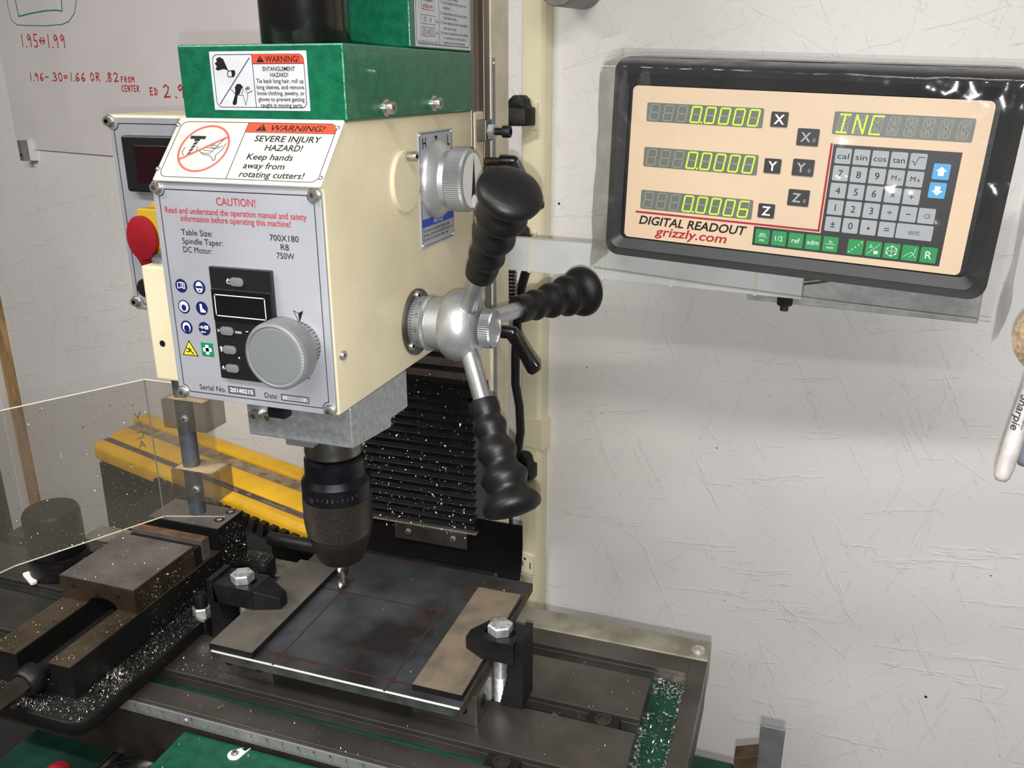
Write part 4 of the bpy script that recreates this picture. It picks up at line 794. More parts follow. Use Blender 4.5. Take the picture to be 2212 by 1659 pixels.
# ---- workpiece plate, packing strips, blocks
ZP = .0254; ZT = .0334; ZS = .0386
def block123(x0, y0, lab):
    t = thing('setup_block', lab, 'block', (x0 + .0254, y0 + .038, 0), 'blocks under the workpiece')
    MB().box(x0, x0 + .0508, y0, y0 + .0762, 0, ZP, 'steel_dull').build('block_body', t, bevel=0.0006)
    for yy in (.014, .038, .062):
        MB().lathe((x0 + .0508, y0 + yy, .0127), (1, 0, 0), [(.0062, .0001), (.0048, .0002)], 'steel', 20).lathe((x0 + .0508, y0 + yy, .0127), (1, 0, 0), [(.0048, .0002), (.0001, .00021)], 'print_black', 20).build('bore', t)
    for xx in (.012, .039): MB().lathe((x0 + xx, y0, .0127), (0, -1, 0), [(.0048, .0001), (.0001, .00015)], 'print_black', 20).build('bore', t)
block123(-.2369, .4717, 'ground steel setup block under the right front corner of the plate')
block123(-.4006 + .0, .4655, 'ground steel setup block under the left end of the plate')
wk = thing('workpiece_plate', 'dark steel plate with scribed square, clamped to the table', 'metal plate', (-.289, .531, ZP))
MB().box(-.3892, -.1892, .4487, .6132, ZP, ZT, 'mill_scale').build('plate_body', wk, bevel=0.0004)
MB().box(-.3890, -.1894, .4482, .44865, ZP + .0004, ZT - .0010, 'plate_edge').build('ground_edge', wk, label='bright machined front edge')
MB().prism([(.4482, ZT - .0009), (.4482, ZT - .0013), (.44865, ZT - .0013), (.4492, ZT + .0001), (.4489, ZT + .0001)], -.3890, -.1894, 'edge_highlight', FRX).build('polished_corner', wk, label='pale strip painted as the highlight along the front corner')  # thin strip paints in the specular line on the top front edge
MB().box(-.1892, -.18885, .4495, .6130, ZP + .0004, ZT - .0004, 'plate_brown').build('rusty_edge', wk)
FRQ = Fr((0, 0, ZT), (1, 0, 0), (0, 1, 0), (0, 0, 1)); ly = MB()
for p_, q_ in (((-.3360, .4487), (-.3360, .572)), ((-.2460, .4487), (-.2460, .572)), ((-.365, .5500), (-.2270, .5505)), ((-.352, .4603), (-.2270, .4603))): ly.line(p_, q_, .0017, 'dykem', FRQ, .00012)
for cx_, cy_ in ((-.336, .550), (-.246, .5504), (-.336, .4603), (-.246, .4603)):
    random.seed(int(abs(cx_ * 1000) + cy_ * 1000)); ly.poly([(cx_ + (.0035 + random.uniform(-.0015, .0025)) * math.cos(2 * PI * k / 12), cy_ + (.0030 + random.uniform(-.0012, .0022)) * math.sin(2 * PI * k / 12)) for k in range(12)], 'dykem', FRQ, .00016)
ly.build('layout_lines', wk, label='dark red scribed layout lines')
for x0, x1, y0, y1, m_, lb in ((-.3912, -.3537, .4498, .5770, 'strip_bar', 'dark flat bar lying on the left of the workpiece plate'), (-.2277, -.1903, .4558, .5860, 'strip_rusty', 'brown rusty flat bar lying on the right of the workpiece plate')):
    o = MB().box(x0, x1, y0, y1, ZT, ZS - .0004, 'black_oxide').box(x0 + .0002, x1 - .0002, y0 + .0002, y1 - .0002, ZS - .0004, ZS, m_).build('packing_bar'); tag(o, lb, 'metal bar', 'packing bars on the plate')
# ---- strap clamps
def stadium(cx, cy, hl, r, n):
    pts = []
    for k in range(n):
        t_ = 2 * PI * k / n; c, s_ = math.cos(t_), math.sin(t_); pts.append((cx + (hl if c > 0 else -hl) + r * c, cy + r * s_))
    return pts
def strap(root, sx, y0, y1, heel, body, nose, label, bolt):
    # slotted body + wedge nose, sx = direction of the nose
    t = thing('strap_clamp', label, 'clamp', (bolt, (y0 + y1) / 2, ZS), 'strap clamps'); z0, z1 = ZS + .0004, .0560
    mb = MB(); n = 32; inner = stadium(bolt, (y0 + y1) / 2, .0062, .0056, n); xa, xb = min(heel, body), max(heel, body); outer = []
    cx, cy = bolt, (y0 + y1) / 2
    for p in inner:
        d = Vector((p[0] - cx, (p[1] - cy) * 1.0)); tx = ((xb if d.x > 0 else xa) - cx) / d.x if abs(d.x) > 1e-9 else 1e9; ty = ((y1 if d.y > 0 else y0) - cy) / d.y if abs(d.y) > 1e-9 else 1e9
        tt = min(tx, ty); outer.append([cx + d.x * tt, cy + d.y * tt])
    for c in ((xa, y0), (xa, y1), (xb, y0), (xb, y1)):
        i = min(range(n), key=lambda k: (outer[k][0] - c[0]) ** 2 + (outer[k][1] - c[1]) ** 2); outer[i] = list(c)
    vs = [(p[0], p[1], z) for z in (z0, z1) for ring in (inner, outer) for p in ring]; fs = []
    for k in range(n):
        j = (k + 1) % n; fs += [(k, j, n + j, n + k), (2 * n + k, 2 * n + j, 3 * n + j, 3 * n + k), (k, j, 2 * n + j, 2 * n + k), (n + k, n + j, 3 * n + j, 3 * n + k)]
    mb.add(vs, fs, 'black_oxide'); o = mb.build('clamp_body', t)
    ym = (y0 + y1) / 2; w = .0050
    nv = [(body, y0, z0), (body, y1, z0), (body, y1, z1), (body, y0, z1), (nose, ym - w, z0), (nose, ym + w, z0), (nose, ym + w, z1 - .007), (nose, ym - w, z1 - .007)]
    MB().add(nv, [(0, 1, 2, 3), (4, 5, 6, 7), (0, 1, 5, 4), (2, 3, 7, 6), (1, 2, 6, 5), (0, 3, 7, 4)], 'black_oxide').build('clamp_nose', t, bevel=0.0008)
def step_block(xa, xb, y0, y1, teeth_dir, label):
    # vertical step block: staircase of small teeth on the side facing the clamp
    t = thing('step_block', label, 'block', ((xa + xb) / 2, (y0 + y1) / 2, 0), 'step blocks'); prof = [(xb, 0), (xb, .0585)]; n = 14; xt = xb + (xa - xb) * .30
    for k in range(n):
        z = .0585 - (k) * .0042; x = xt + (xa - xt) * k / (n - 1); prof += [(x, z), (x, z - .0042)] if k else [(xt, .0585), (xt, .0585 - .0042)]
    prof[-1] = (xa, 0)
    MB().prism(prof, -y1, -y0, 'black_oxide', Fr((0, 0, 0), (1, 0, 0), (0, 0, 1), (0, -1, 0))).build('stepped_body', t)
def hexbolt(x, y, ztop, label):
    t = thing('hex_bolt', label, 'bolt', (x, y, 0), 'clamp bolts')
    MB().cyl((x, y, .018), (x, y, ztop - .004), .0052, 'zinc', 20).build('bolt_shank', t, smooth=40)
    th = []; zz = -.006
    while zz < .022: th += [(.0052, zz), (.0046, zz + .0008)]; zz += .0016
    MB().lathe((x, y, 0), (0, 0, 1), th, 'zinc', 18).build('bolt_thread', t)
    h = MB().lathe((x, y, ztop - .0072), (0, 0, 1), [(.0092, 0), (.0094, .0006), (.0094, .0062), (.0080, .0072)], 'zinc', 6).build('bolt_head', t)
    g = MB(); FRZ = Fr((x, y, ztop), (1, 0, 0), (0, 1, 0), (0, 0, 1))
    for k in range(6): g.line((.0055 * math.cos(k * PI / 3), .0055 * math.sin(k * PI / 3)), (.0068 * math.cos(k * PI / 3), .0068 * math.sin(k * PI / 3)), .0005, 'steel_dark', FRZ, .0001)
    g.build('grade_marks', h)
strap(None, 1, .4965, .5216, -.4210, -.3838, -.3640, 'black strap clamp holding the left packing bar', -.4005)
strap(None, -1, .4968, .5228, -.1672, -.1925, -.2070, 'black strap clamp holding the right packing bar', -.1815)
step_block(-.4090, -.4262, .4965, .5216, 1, 'black step block under the left strap clamp'); step_block(-.1780, -.1608, .4990, .5235, -1, 'black step block under the right strap clamp')
hexbolt(-.4005, .5085, .0632, 'zinc hex bolt through the left strap clamp'); hexbolt(-.1815, .5098, .0632, 'zinc hex bolt through the right strap clamp')
def tnut(x, y, label):
    t = thing('t_nut', label, 'nut', (x, y, -.0126), 'loose T-nuts in the slots'); MB().box(x - .0118, x + .0118, y - .0066, y + .0066, -.0126, -.0018, 'black_oxide').build('nut_body', t, bevel=0.0008)
    MB().lathe((x, y, -.0018), (0, 0, 1), [(.0062, 0), (.0060, .0014), (.0044, .0014), (.0044, .0001), (.0001, .0001)], 'steel_dark', 24).build('threaded_hole', t, smooth=40)
tnut(-.1027, .5094, 'black T-nut in the middle slot near the table end'); tnut(-.1585, .4466, 'black T-nut in the front slot by the image bottom')

# ---- vise
vz = thing('machine_vise', 'small black machine vise with open jaws on the table', 'vise', (-.504, .49, 0))
bpz = rrect(-.567, .3705, -.4410, .6000, .016, 6); MB().prism(bpz, .0003, .0120, 'vise_black').build('vise_base', vz, bevel=0.0015, smooth=30)
MB().prism(rrect(-.478, .585, -.4350, .6070, .008, 4), .0003, .0185, 'vise_black').build('hold_down_lug', vz, bevel=0.002, smooth=30)
vb = MB(); vb.box(-.5415, -.5160, .3925, .604, .012, .0390, 'vise_black'); vb.box(-.4862, -.4660, .3925, .604, .012, .0390, 'vise_black'); vb.box(-.5160, -.4862, .3925, .604, .012, .0200, 'vise_black'); vb.build('vise_body', vz, bevel=0.0008)
for a, b in ((-.5415, -.5160), (-.4862, -.4660)): MB().box(a, b, .3920, .565, .0390, .0397, 'rail_brown').build('slide_rail', vz, bevel=0.0002)
jp = [(-.5410, .0398), (-.5150, .0398)] + [(-.5008 - .0142 * math.cos(t_), .0398 + .0072 * math.sin(t_)) for t_ in [PI * k / 10 for k in range(1, 10)]] + [(-.4866, .0398), (-.4672, .0398), (-.4672, .0602), (-.5410, .0602)]
mj = MB().prism(jp, -.5345, -.4620, 'vise_brown_shaded', Fr((0, 0, 0), (1, 0, 0), (0, 0, 1), (0, -1, 0))).box(-.5406, -.4676, .4624, .5341, .0599, .0604, 'vise_iron').build('moving_jaw', vz, bevel=0.0006)  # jaw sides coloured darker than the top for the way they face
for a, z in ((-.5275, .0525), (-.5045, .0482), (-.4835, .0515)): MB().cyl((a, .4619, z), (a, .4621, z), .0020, 'print_black', 12).build('jaw_hole', mj)
MB().box(-.5415, -.4668, .5440, .5537, .0405, .0600, 'vise_iron').box(-.5413, -.4670, .5445, .5532, .0599, .0603, 'rust_edge').build('jaw_plate', vz, bevel=0.0003)
MB().box(-.5400, -.4680, .5345, .5441, .0400, .0560, 'vise_black').build('jaw_spacer', vz)
fj = MB().prism([(.5660, .0390), (.5660, .0602), (.6041, .0602), (.6041, .0400), (.6041, .0005), (.5900, .0005), (.5600, .0390)], -.5420, -.4662, 'vise_black', FRX).box(-.5418, -.4664, .5662, .6039, .0598, .0606, 'vise_iron').build('fixed_jaw', vz, bevel=0.0005)
for xx, yy in ((-.4755, .5975), (-.4757, .5815)): MB().lathe((xx, yy, .0606), (0, 0, 1), [(.0046, .0001), (.0040, .0002)], 'steel_dark', 20).lathe((xx, yy, .0606), (0, 0, 1), [(.0040, .0002), (.0024, .00025)], 'print_black', 20).lathe((xx, yy, .0606), (0, 0, 1), [(.0024, .00025), (.0001, .0008)], 'chrome', 8).build('jaw_screw', fj)
vs_ = MB().cyl((-.5008, .3925, .0245), (-.5008, .54, .0245), .0062, 'vise_black', 20).build('vise_screw', vz, smooth=40)
MB().lathe((-.5008, .3926, .0245), (0, -1, 0), [(.0110, 0), (.0112, .0010), (.0108, .0100), (.0090, .0120)], 'vise_black', 28).build('screw_collar', vz, smooth=40)
MB().lathe((-.5008, .3810, .0245), (0, -1, 0), [(.0072, 0), (.0072, .026), (.0062, .0275)], 'steel_dark', 6).build('hex_shaft', vz)
st_ = thing('hold_down_stud', 'greasy stud and nut holding the vise beside the left step block', 'stud', (-.4445, .508, 0))
MB().lathe((-.4445, .508, .0122), (0, 0, 1), [(.0080, 0), (.0080, .0020), (.0068, .0026)], 'steel', 24).build('washer', st_, smooth=40)
MB().lathe((-.4445, .508, .0150), (0, 0, 1), [(.0072, 0), (.0075, .0008), (.0075, .0068), (.0066, .0078)], 'zinc', 6).build('nut', st_)
MB().lathe((-.4445, .508, -.004), (0, 0, 1), [(.0055, 0), (.0055, .0375), (.0050, .0388), (.0038, .0388), (.0036, .0370), (.0001, .0370)], 'black_oxide', 24).build('stud_shank', st_, smooth=40)
# ---- knurled black knob standing on the table behind the vise
kb = thing('knurled_collar', 'black knurled round collar standing on the table left of the vise', 'collar', (-.632, .5445, 0))
o = MB().lathe((0, 0, 0), (0, 0, 1), [(.0255, .0006), (.0262, .002), (.0262, .0200), (.0255, .0215)], 'knurl_black', 64).build('knurled_ring', smooth=40); o.parent = kb
o = MB().lathe((0, 0, 0), (0, 0, 1), [(.0240, .0215), (.0245, .023), (.0245, .060), (.0225, .064), (.001, .064)], 'black_oxide', 48).build('collar_body', smooth=40); o.parent = kb
o = MB().prism(rrect(-.012, -.003, .012, .003, .002), .0006, .0035, 'white_paint', Fr((-.645, .5205, 0), (.9, -.45, 0), (.45, .9, 0), (0, 0, 1))).build('plastic_scrap', bevel=0.0005); o.scale = (1, 1, 1); tag(o, 'small white plastic scrap beside the knurled collar', 'scrap')
o = MB().tube([(-.600, .575, .006), (-.585, .583, .010), (-.57, .588, .012), (-.556, .594, .010)], [.008, .011, .010, .006], 'tape', 8).build('rag_wad', smooth=60); tag(o, 'tan fibrous wad lying behind the vise', 'rag')

# ---- yellow beam, toothed black rail and black tray against the wall
bm_ = thing('yellow_beam', 'long yellow grooved beam lying behind the table', 'beam', FRW(-1.2, -.245, .12))
FRY = Fr(FRW.o, FRW.n, FRW.v, FRW.u)
zb_ = -.170
def beam_piece(name, prof, a0, a1, m, **kw): return MB().prism(prof, a0, a1, m, FRY).build(name, bm_, **kw)
def flat(o0, o1, zt, zb): return [(o0, zb), (o0, zt), (o1, zt), (o1, zb)]
beam_piece('far_rail', flat(.046, .076, zb_ + .001, zb_ - .03), -1.475, -.93, 'beam_yellow', bevel=0.003, segs=3, smooth=40)
beam_piece('dusty_channel', flat(.0762, .1078, zb_ - .005, zb_ - .03), -1.45, -.93, 'dust_tan', bevel=0.0005)
beam_piece('middle_rail', [(.108, zb_ - .03), (.108, zb_ - .001), (.112, zb_ + .001), (.132, zb_), (.145, zb_ - .006), (.145, zb_ - .03)], -1.436, -.90, 'beam_yellow', bevel=0.0015, smooth=40)
dk_ = beam_piece('print_channel', flat(.1452, .1598, zb_ - .008, zb_ - .03), -1.44, -.90, 'dust_dark', bevel=0.0005)
beam_piece('near_rail', [(.160, zb_ - .034), (.160, zb_ - .006), (.166, zb_ - .002), (.176, zb_ - .003), (.182, zb_ - .012), (.182, zb_ - .034)], -1.430, -.86, 'beam_yellow', bevel=0.002, smooth=40)
fb = Fr(FRW(0, zb_ - .008, .1525), FRW.u, -FRW.n, FRW.v); tx = MB()
for a in (-1.12, -1.01): tx.rect(a, -.003, a + .052, .001, 'strip_tan', fb, .0004)
tx.path([(-.97, -.003), (-.91, -.003), (-.91, .003), (-.97, .003)], .0014, 'strip_tan', fb, .0005, True); tx.rect(-1.05, -.002, -1.04, .004, 'strip_tan', fb, .0004)
tx.build('beam_print', dk_)
tr = thing('toothed_rail', 'black toothed plastic rail below the yellow beam', 'rail', FRW(-1.05, -.27, .20))
MB().prism([(.150, -.262), (.150, -.2045), (.200, -.2045), (.214, -.222), (.214, -.262)], -1.24, -.842, 'black_rubber', FRY).build('rail_body', tr, bevel=0.002)
for k in range(18):
    a = -1.235 + k * .0218
    MB().prism([(.184, -.2045), (.184, -.186), (.193, -.186), (.200, -.2045)], a, a + .0125, 'black_rubber', FRY).build('tooth', tr, bevel=0.0006)
bt = thing('chip_bin', 'black chip-covered bin behind the clear shield', 'bin', FRW(-1.34, FLOOR, .14))
MB().prism([(.050, -.60), (.050, -.2045), (.184, -.2045), (.190, -.60)], -1.420, -1.245, 'vise_black', FRY).build('bin_body', bt, bevel=0.006)
MB().box(-1.40, -1.26, FLOOR, -.60, .06, .18, 'black_paint', FRW).build('bin_stand', bt, bevel=0.004)

# ================================================================== DIGITAL READOUT
dr = Vector((.9904, -.1325, -.0370)).normalized(); du = Vector((.0222, -.0483, .9987)); du = (du - dr * du.dot(dr)).normalized(); dn = dr.cross(du)
DO = Vector((-.1450, .7376, .4305)); DW, DH = .26, .1213
FRD = Fr(DO, dr, du, dn)
def U(u): return u * DW
def V(v): return -v * DH
ro = thing('digital_readout', 'black three-axis digital readout with green numbers on a bracket', 'digital readout', FRD(DW / 2, V(1.17), -.025))
hb_ = MB()
ou = rrect(U(-.078), V(1.165), U(1.080), V(-.185), .012, 5); inn = rrect(U(-.018), V(1.020), U(1.018), V(-.015), .004, 5)
mid = rrect(U(-.045), V(1.085), U(1.046), V(-.085), .008, 5); n_ = len(ou)
vs = [FRD(a, b, -.052) for a, b in ou] + [FRD(a, b, -.008) for a, b in ou] + [FRD(a, b, .004) for a, b in mid] + [FRD(a, b, -.0008) for a, b in inn]
fs = [tuple(range(n_))]
for i in range(3): fs += [(i * n_ + k, i * n_ + (k + 1) % n_, (i + 1) * n_ + (k + 1) % n_, (i + 1) * n_ + k) for k in range(n_)]
hb_.add(vs, fs, 'dro_black').build('housing', ro, smooth=50)
pn = MB().prism(rrect(U(0) - .001, V(1.0) - .001, U(1) + .001, V(0) + .001, .004, 5), -.0010, 0, 'dro_beige', FRD).build('face_panel', ro)
fpn = MB(); RW = .0016
fpn.line((U(.033), V(.826)), (U(.6055), V(.826)), RW, 'print_red', FRD, .0002); fpn.line((U(.6055), V(.826)), (U(.6065), V(.284)), RW, 'print_red', FRD, .0002)
fpn.poly([(U(.612), V(.284)), (U(.948), V(.284)), (U(.947), V(.966)), (U(.415), V(.966)), (U(.415), V(.840)), (U(.612), V(.840))], 'key_black', FRD, .0002)
fpn.text('DIGITAL READOUT', U(.2195), V(.8785), .0068, K, FRD, .0003, width=U(.350), bold=.022, shear=.22); fpn.text('grizzly.com', U(.2180), V(.9465), .0072, 'print_red', FRD, .0003, width=U(.234), bold=.014, shear=.2)
fpn.build('panel_print', pn)
SEG7 = {'0': 'abcdef', '1': 'bc', '6': 'acdefg', '8': 'abcdefg'}
def segs(mb, u0, vt, w, h, on, fr, sl=.13, off=True):
    x0 = U(u0); y1 = V(vt); tkk = w * .15; gg = tkk * .55
    def P(x, y): return (x0 + x + (y + h) * sl - h * sl * .5, y1 + y)
    S_ = {'a': ((gg, 0), (w - gg, 0)), 'b': ((w, -gg), (w, -h / 2 + gg)), 'c': ((w, -h / 2 - gg), (w, -h + gg)), 'd': ((gg, -h), (w - gg, -h)), 'e': ((0, -h / 2 - gg), (0, -h + gg)), 'f': ((0, -gg), (0, -h / 2 + gg)), 'g': ((gg, -h / 2), (w - gg, -h / 2))}
    for k_, (p, q) in S_.items():
        lit = k_ in on
        if lit or off: mb.line(P(*p), P(*q), tkk if lit else tkk * .8, 'seg_on' if lit else 'seg_off', fr, .0006 if lit else .0004)
for ax, v0, v1, dig in (('X', .0955, .2165, '00000'), ('Y', .3830, .5130, '00000'), ('Z', .6715, .8010, '00006')):
    d_ = MB().prism(rrect(U(.0455), V(v1), U(.4040), V(v0), .0012, 3), 0, .0003, 'lcd_grey', FRD).build('axis_display', ro, label=ax + ' axis number display')
    sg = MB(); h_ = (v1 - v0) * DH * .80; w_ = .0072; vm = v0 + (v1 - v0) * .10
    for k in range(8):
        u_ = .0575 + k * .0436; lit = k >= 3
        segs(sg, u_, vm, w_, h_, SEG7[dig[k - 3]] if lit else '', FRD)
        if k == 3: sg.rect(U(u_) + w_ + .0005, V(vm) - h_ - .0006, U(u_) + w_ + .0017, V(vm) - h_ + .0008, 'seg_on', FRD, .0006)
    sg.build('segments', d_)
d_ = MB().prism(rrect(U(.6020), V(.2250), U(.9650), V(.0905), .0012, 3), 0, .0003, 'lcd_grey', FRD).build('message_display', ro, label='message display reading INC')
sg = MB(); h_ = .0128; vm = .106; w_ = .0070
for k in range(8):
    u_ = .6135 + k * .0442; x0 = U(u_); y1 = V(vm)
    def P(x, y): return (x0 + x + (y + h_) * .12, y1 + y)
    ghost = [((0, 0), (w_, 0)), ((0, -h_), (w_, -h_)), ((0, 0), (0, -h_)), ((w_, 0), (w_, -h_)), ((0, -h_ / 2), (w_, -h_ / 2)), ((w_ / 2, 0), (w_ / 2, -h_)), ((.001, -.001), (w_ / 2, -h_ / 2)), ((w_ - .001, -.001), (w_ / 2, -h_ / 2)), ((.001, -h_ + .001), (w_ / 2, -h_ / 2)), ((w_ - .001, -h_ + .001), (w_ / 2, -h_ / 2))]
    for p, q in ghost: sg.line(P(*p), P(*q), .0007, 'seg_off', FRD, .0004)
    lit = {0: [0, 1, 5], 1: [2, 3], 2: [0, 1, 2]}.get(k, [])
    for i in lit: sg.line(P(*ghost[i][0]), P(*ghost[i][1]), .0011, 'seg_on', FRD, .0006)
    if k == 1: sg.line(P(0, 0), P(w_, -h_), .0011, 'seg_on', FRD, .0006)
sg.build('segments', d_)
def key(u, v, w, h, m, legend, tm, cap=.0042, sub=None, width=None, fn=None, bold=.0, du_=0, dv_=0):
    k = MB().prism(rrect(U(u) - w / 2, V(v) - h / 2, U(u) + w / 2, V(v) + h / 2, .0008, 2), .0002, .0009, m, FRD).build('key', ro)
    t = MB()
    if legend: t.text(legend, U(u) + du_, V(v) + dv_, cap, tm, FRD, .0011, width=width, bold=bold)
    if sub: t.text(sub[0], U(u) + sub[1], V(v) + sub[2], sub[3], tm, FRD, .0011)
    if fn: fn(t, U(u), V(v), tm)
    if t.v: t.build('legend', k)
KW, KH = .0113, .0112
def root_sym(t, a, b, m): t.path([(a - .0042, b - .0005), (a - .003, b), (a - .0018, b - .0028), (a + .0002, b + .0030), (a + .0040, b + .0030)], .0004, m, FRD, .0011)
rows = [(.3510, ['cal', 'sin', 'cos', 'tan', None]), (.4560, ['7', '8', '9', 'M', 'M']), (.5620, ['4', '5', '6', '×', '+']), (.6680, ['1', '2', '3', '÷', '−']), (.7735, ['±', '0', '.', '='])]
for v, ks in rows:
    for i, s in enumerate(ks):
        u = .6430 + i * .0497
        if s is None: key(u, v, KW, KH, 'key_grey', None, K, fn=root_sym)
        elif s == 'M': key(u, v, KW, KH, 'key_grey', 'M', K, .0036, sub=('in' if i == 3 else 'R', .0028, -.0008, .0022), du_=-.0012)
        elif s == '.': key(u, v, KW, KH, 'key_grey', None, K, fn=lambda t, a, b, m: t.rect(a - .0008, b - .0012, a + .0008, b + .0004, m, FRD, .0011))
        elif len(s) > 1: key(u, v, KW, KH, 'key_grey', s, K, .0040, width=.0082 if s != 'cos' else .0086)
        else: key(u, v, KW, KH, 'key_grey', s, K, .0050)
key(.8895, .6680, KW, KH, 'key_grey', 'C', 'print_grey', .0034, sub=('E', .0020, .0, .0028)); key(.8660, .7720, .0250, .0112, 'key_grey', 'ent', 'print_grey', .0042, width=.0078)
def arr(sg_): return lambda t, a, b, m: (t.poly([(a - .0038, b + .0002 * sg_), (a + .0038, b + .0002 * sg_), (a, b + .0036 * sg_)], m, FRD, .0011), t.rect(a - .0019, b - .0030 * sg_, a + .0019, b + .0004 * sg_, m, FRD, .0011))
key(.9050, .4010, .0112, .0112, 'key_blue', None, W_, fn=arr(1)); key(.9040, .5110, .0112, .0112, 'key_blue', None, W_, fn=arr(-1))
for s, u, v in (('X', .451, .1565), ('Y', .448, .4440), ('Z', .446, .7320)): key(u, v, .0128, .0112, 'key_black', s, W_, .0068, bold=.02)
for s, u, v in (('X', .538, .2530), ('Y', .5365, .4395), ('Z', .535, .6295)): key(u, v, .0160, .0126, 'key_black', s, 'key_grey', .0066, bold=.02, du_=-.0015, sub=('0', .0048, -.0020, .0028))
def frac(a_, b_): return lambda t, a, b, m: (t.text(a_, a, b + .0022, .0026, m, FRD, .0011), t.text(b_, a, b - .0024, .0024, m, FRD, .0011), t.line((a - .0036, b), (a + .0036, b), .0003, m, FRD, .0011))
def dots(t, a, b, m):
    for k in range(5): t.disc(a - .004 + k * .002, b - .004 + k * .002, .0005, m, FRD, .0011, 8)
def slope_(t, a, b, m): t.line((a - .004, b - .004), (a + .004, b + .004), .0003, m, FRD, .0011); t.rect(a + .0005, b - .0035, a + .0035, b - .0012, m, FRD, .0011); t.path([(a - .003, b + .001), (a - .001, b + .001), (a - .002, b + .0035)], .0003, m, FRD, .0011, True)
def circ_(t, a, b, m):
    t.ring(a, b, .0036, .0003, m, FRD, .0011); t.line((a - .0036, b), (a + .0036, b), .0003, m, FRD, .0011); t.line((a, b - .0036), (a, b + .0036), .0003, m, FRD, .0011)
    for k in range(6): t.disc(a + .0036 * math.cos(k * PI / 3 + .5), b + .0036 * math.sin(k * PI / 3 + .5), .0007, m, FRD, .0012, 8)
def arc_(t, a, b, m): t.line((a - .004, b - .003), (a + .001, b + .001), .0003, m, FRD, .0011); t.path([(a + .0035, b + .004), (a + .003, b), (a, b - .003)], .0003, m, FRD, .0011); t.line((a + .001, b + .001), (a + .0042, b - .003), .0003, m, FRD, .0011)
for u, leg, fn in ((.4440, None, frac('abs', 'inc')), (.4943, '1/2', None), (.5445, 'ref', None), (.5948, 'sdm', None), (.6450, None, frac('in', 'mm')), (.7160, None, dots), (.7660, None, slope_), (.8155, None, circ_), (.8650, None, arc_), (.9143, 'R', None)):
    key(u, .9030, .0112, .0116, 'key_green', leg, W_, .0038 if leg != 'R' else .0056, fn=fn)
# clear plastic dust cover hung over the readout
cv = thing('plastic_cover', 'clear wrinkled plastic dust cover hanging over the digital readout', 'plastic cover', FRD(DW / 2, V(1.40), .01))
import mathutils
nx, ny = 64, 44; vs = []; fs = []
prof = []
for j in range(ny + 1):
    s = j / ny
    if s < .22: ph = s / .22 * PI / 2; prof.append((V(-.205) - .010 + .012 * math.sin(PI / 2 - ph * 0) * 0 + .010 * math.cos(ph), -.050 + .062 * math.sin(ph)))
    else:
        tt = (s - .22) / .78; prof.append((V(-.205) - .010 + (V(1.25) - V(-.205) + .010) * tt, .012 - .004 * tt))
for j in range(ny + 1):
    for i in range(nx + 1):
        a = U(-.095) + (U(1.105) - U(-.095)) * i / nx; b, c = prof[j]; p = Vector((a * 26, b * 26, 3.3))
        wr = mathutils.noise.noise(p) * .0022 + mathutils.noise.noise(p * 2.7) * .0011
        if a > U(.85): wr += mathutils.noise.noise(p * 4) * .0018
        vs.append(FRD(a, b - .006 * math.sin(i / nx * PI) * (0 if j < ny * .8 else .3), c + wr))
for j in range(ny):
    for i in range(nx): fs.append((j * (nx + 1) + i, j * (nx + 1) + i + 1, (j + 1) * (nx + 1) + i + 1, (j + 1) * (nx + 1) + i))
MB().add(vs, fs, 'vinyl').build('front_sheet', cv, smooth=180)
for nm, u_, sgn in (('side_sheet', -.095, -1), ('side_sheet', 1.105, 1)):
    vs = []; fs = []; n2 = 24; m2 = 8
    for j in range(n2 + 1):
        b = V(-.205) + (V(1.25 if sgn < 0 else 1.37) - V(-.205)) * j / n2
        for i in range(m2 + 1):
            c = .011 - .062 * i / m2; wv = mathutils.noise.noise(Vector((b * 40, c * 30, u_ * 9))) * .0025
            cc = min(c, -.05 + .062 * math.sqrt(max(0, 1 - max(0, 1 - j / n2 * 9) ** 2))) if j < 3 else c
            vs.append(FRD(U(u_) + sgn * (.004 + .010 * (i / m2) * (.4 + .6 * j / n2)) * (1 if sgn > 0 else .5) + wv, b, cc))
    for j in range(n2):
        for i in range(m2): fs.append((j * (m2 + 1) + i, j * (m2 + 1) + i + 1, (j + 1) * (m2 + 1) + i + 1, (j + 1) * (m2 + 1) + i))
    MB().add(vs, fs, 'vinyl_edge').build(nm, cv, smooth=180)
MB().tube([FRD(U(-.095), V(1.25), .008), FRD(U(.3), V(1.262), .008), FRD(U(.7), V(1.262), .008), FRD(U(1.105), V(1.25), .008)], .0006, 'vinyl_edge', 6).build('lower_hem', cv)
# support arm, zip ties, backing plate, bolt
ah = Vector((.9911, -.1326, 0)).normalized(); an = Vector((ah.y, -ah.x, 0))   # an points to the room
FRA = Fr((-.1450, .8000, 0), ah, (0, 0, 1), an)
ar = thing('readout_arm', 'flat aluminium arm reaching from the column to the readout', 'arm', (-.26, .8155, .2565))
MB().box(-.178, .1475, .2565, .2890, -.006, .004, 'arm_white', FRA).build('arm_bar', ar, bevel=0.0005)
MB().box(-.178, -.165, .24, .30, -.0055, .02, 'steel_dull', FRA).build('column_bracket', ar, bevel=0.0008)
MB().box(.10, .2850, .2490, .2760, -.0140, -.0065, 'galvanised', FRA).build('backing_plate', ar, bevel=0.0005, label='galvanised plate under the readout')
for a in (-.112, -.035, .032, .108):
    zt_ = MB(); zt_.box(a - .0016, a + .0016, .2558, .2897, .0040, .0050, 'zip_tie', FRA).box(a - .0016, a + .0016, .2890, .2899, -.0065, .0050, 'zip_tie', FRA).box(a - .0016, a + .0016, .2556, .2565, -.0065, .0050, 'zip_tie', FRA); zt_.build('zip_tie', ar, bevel=0.0003)
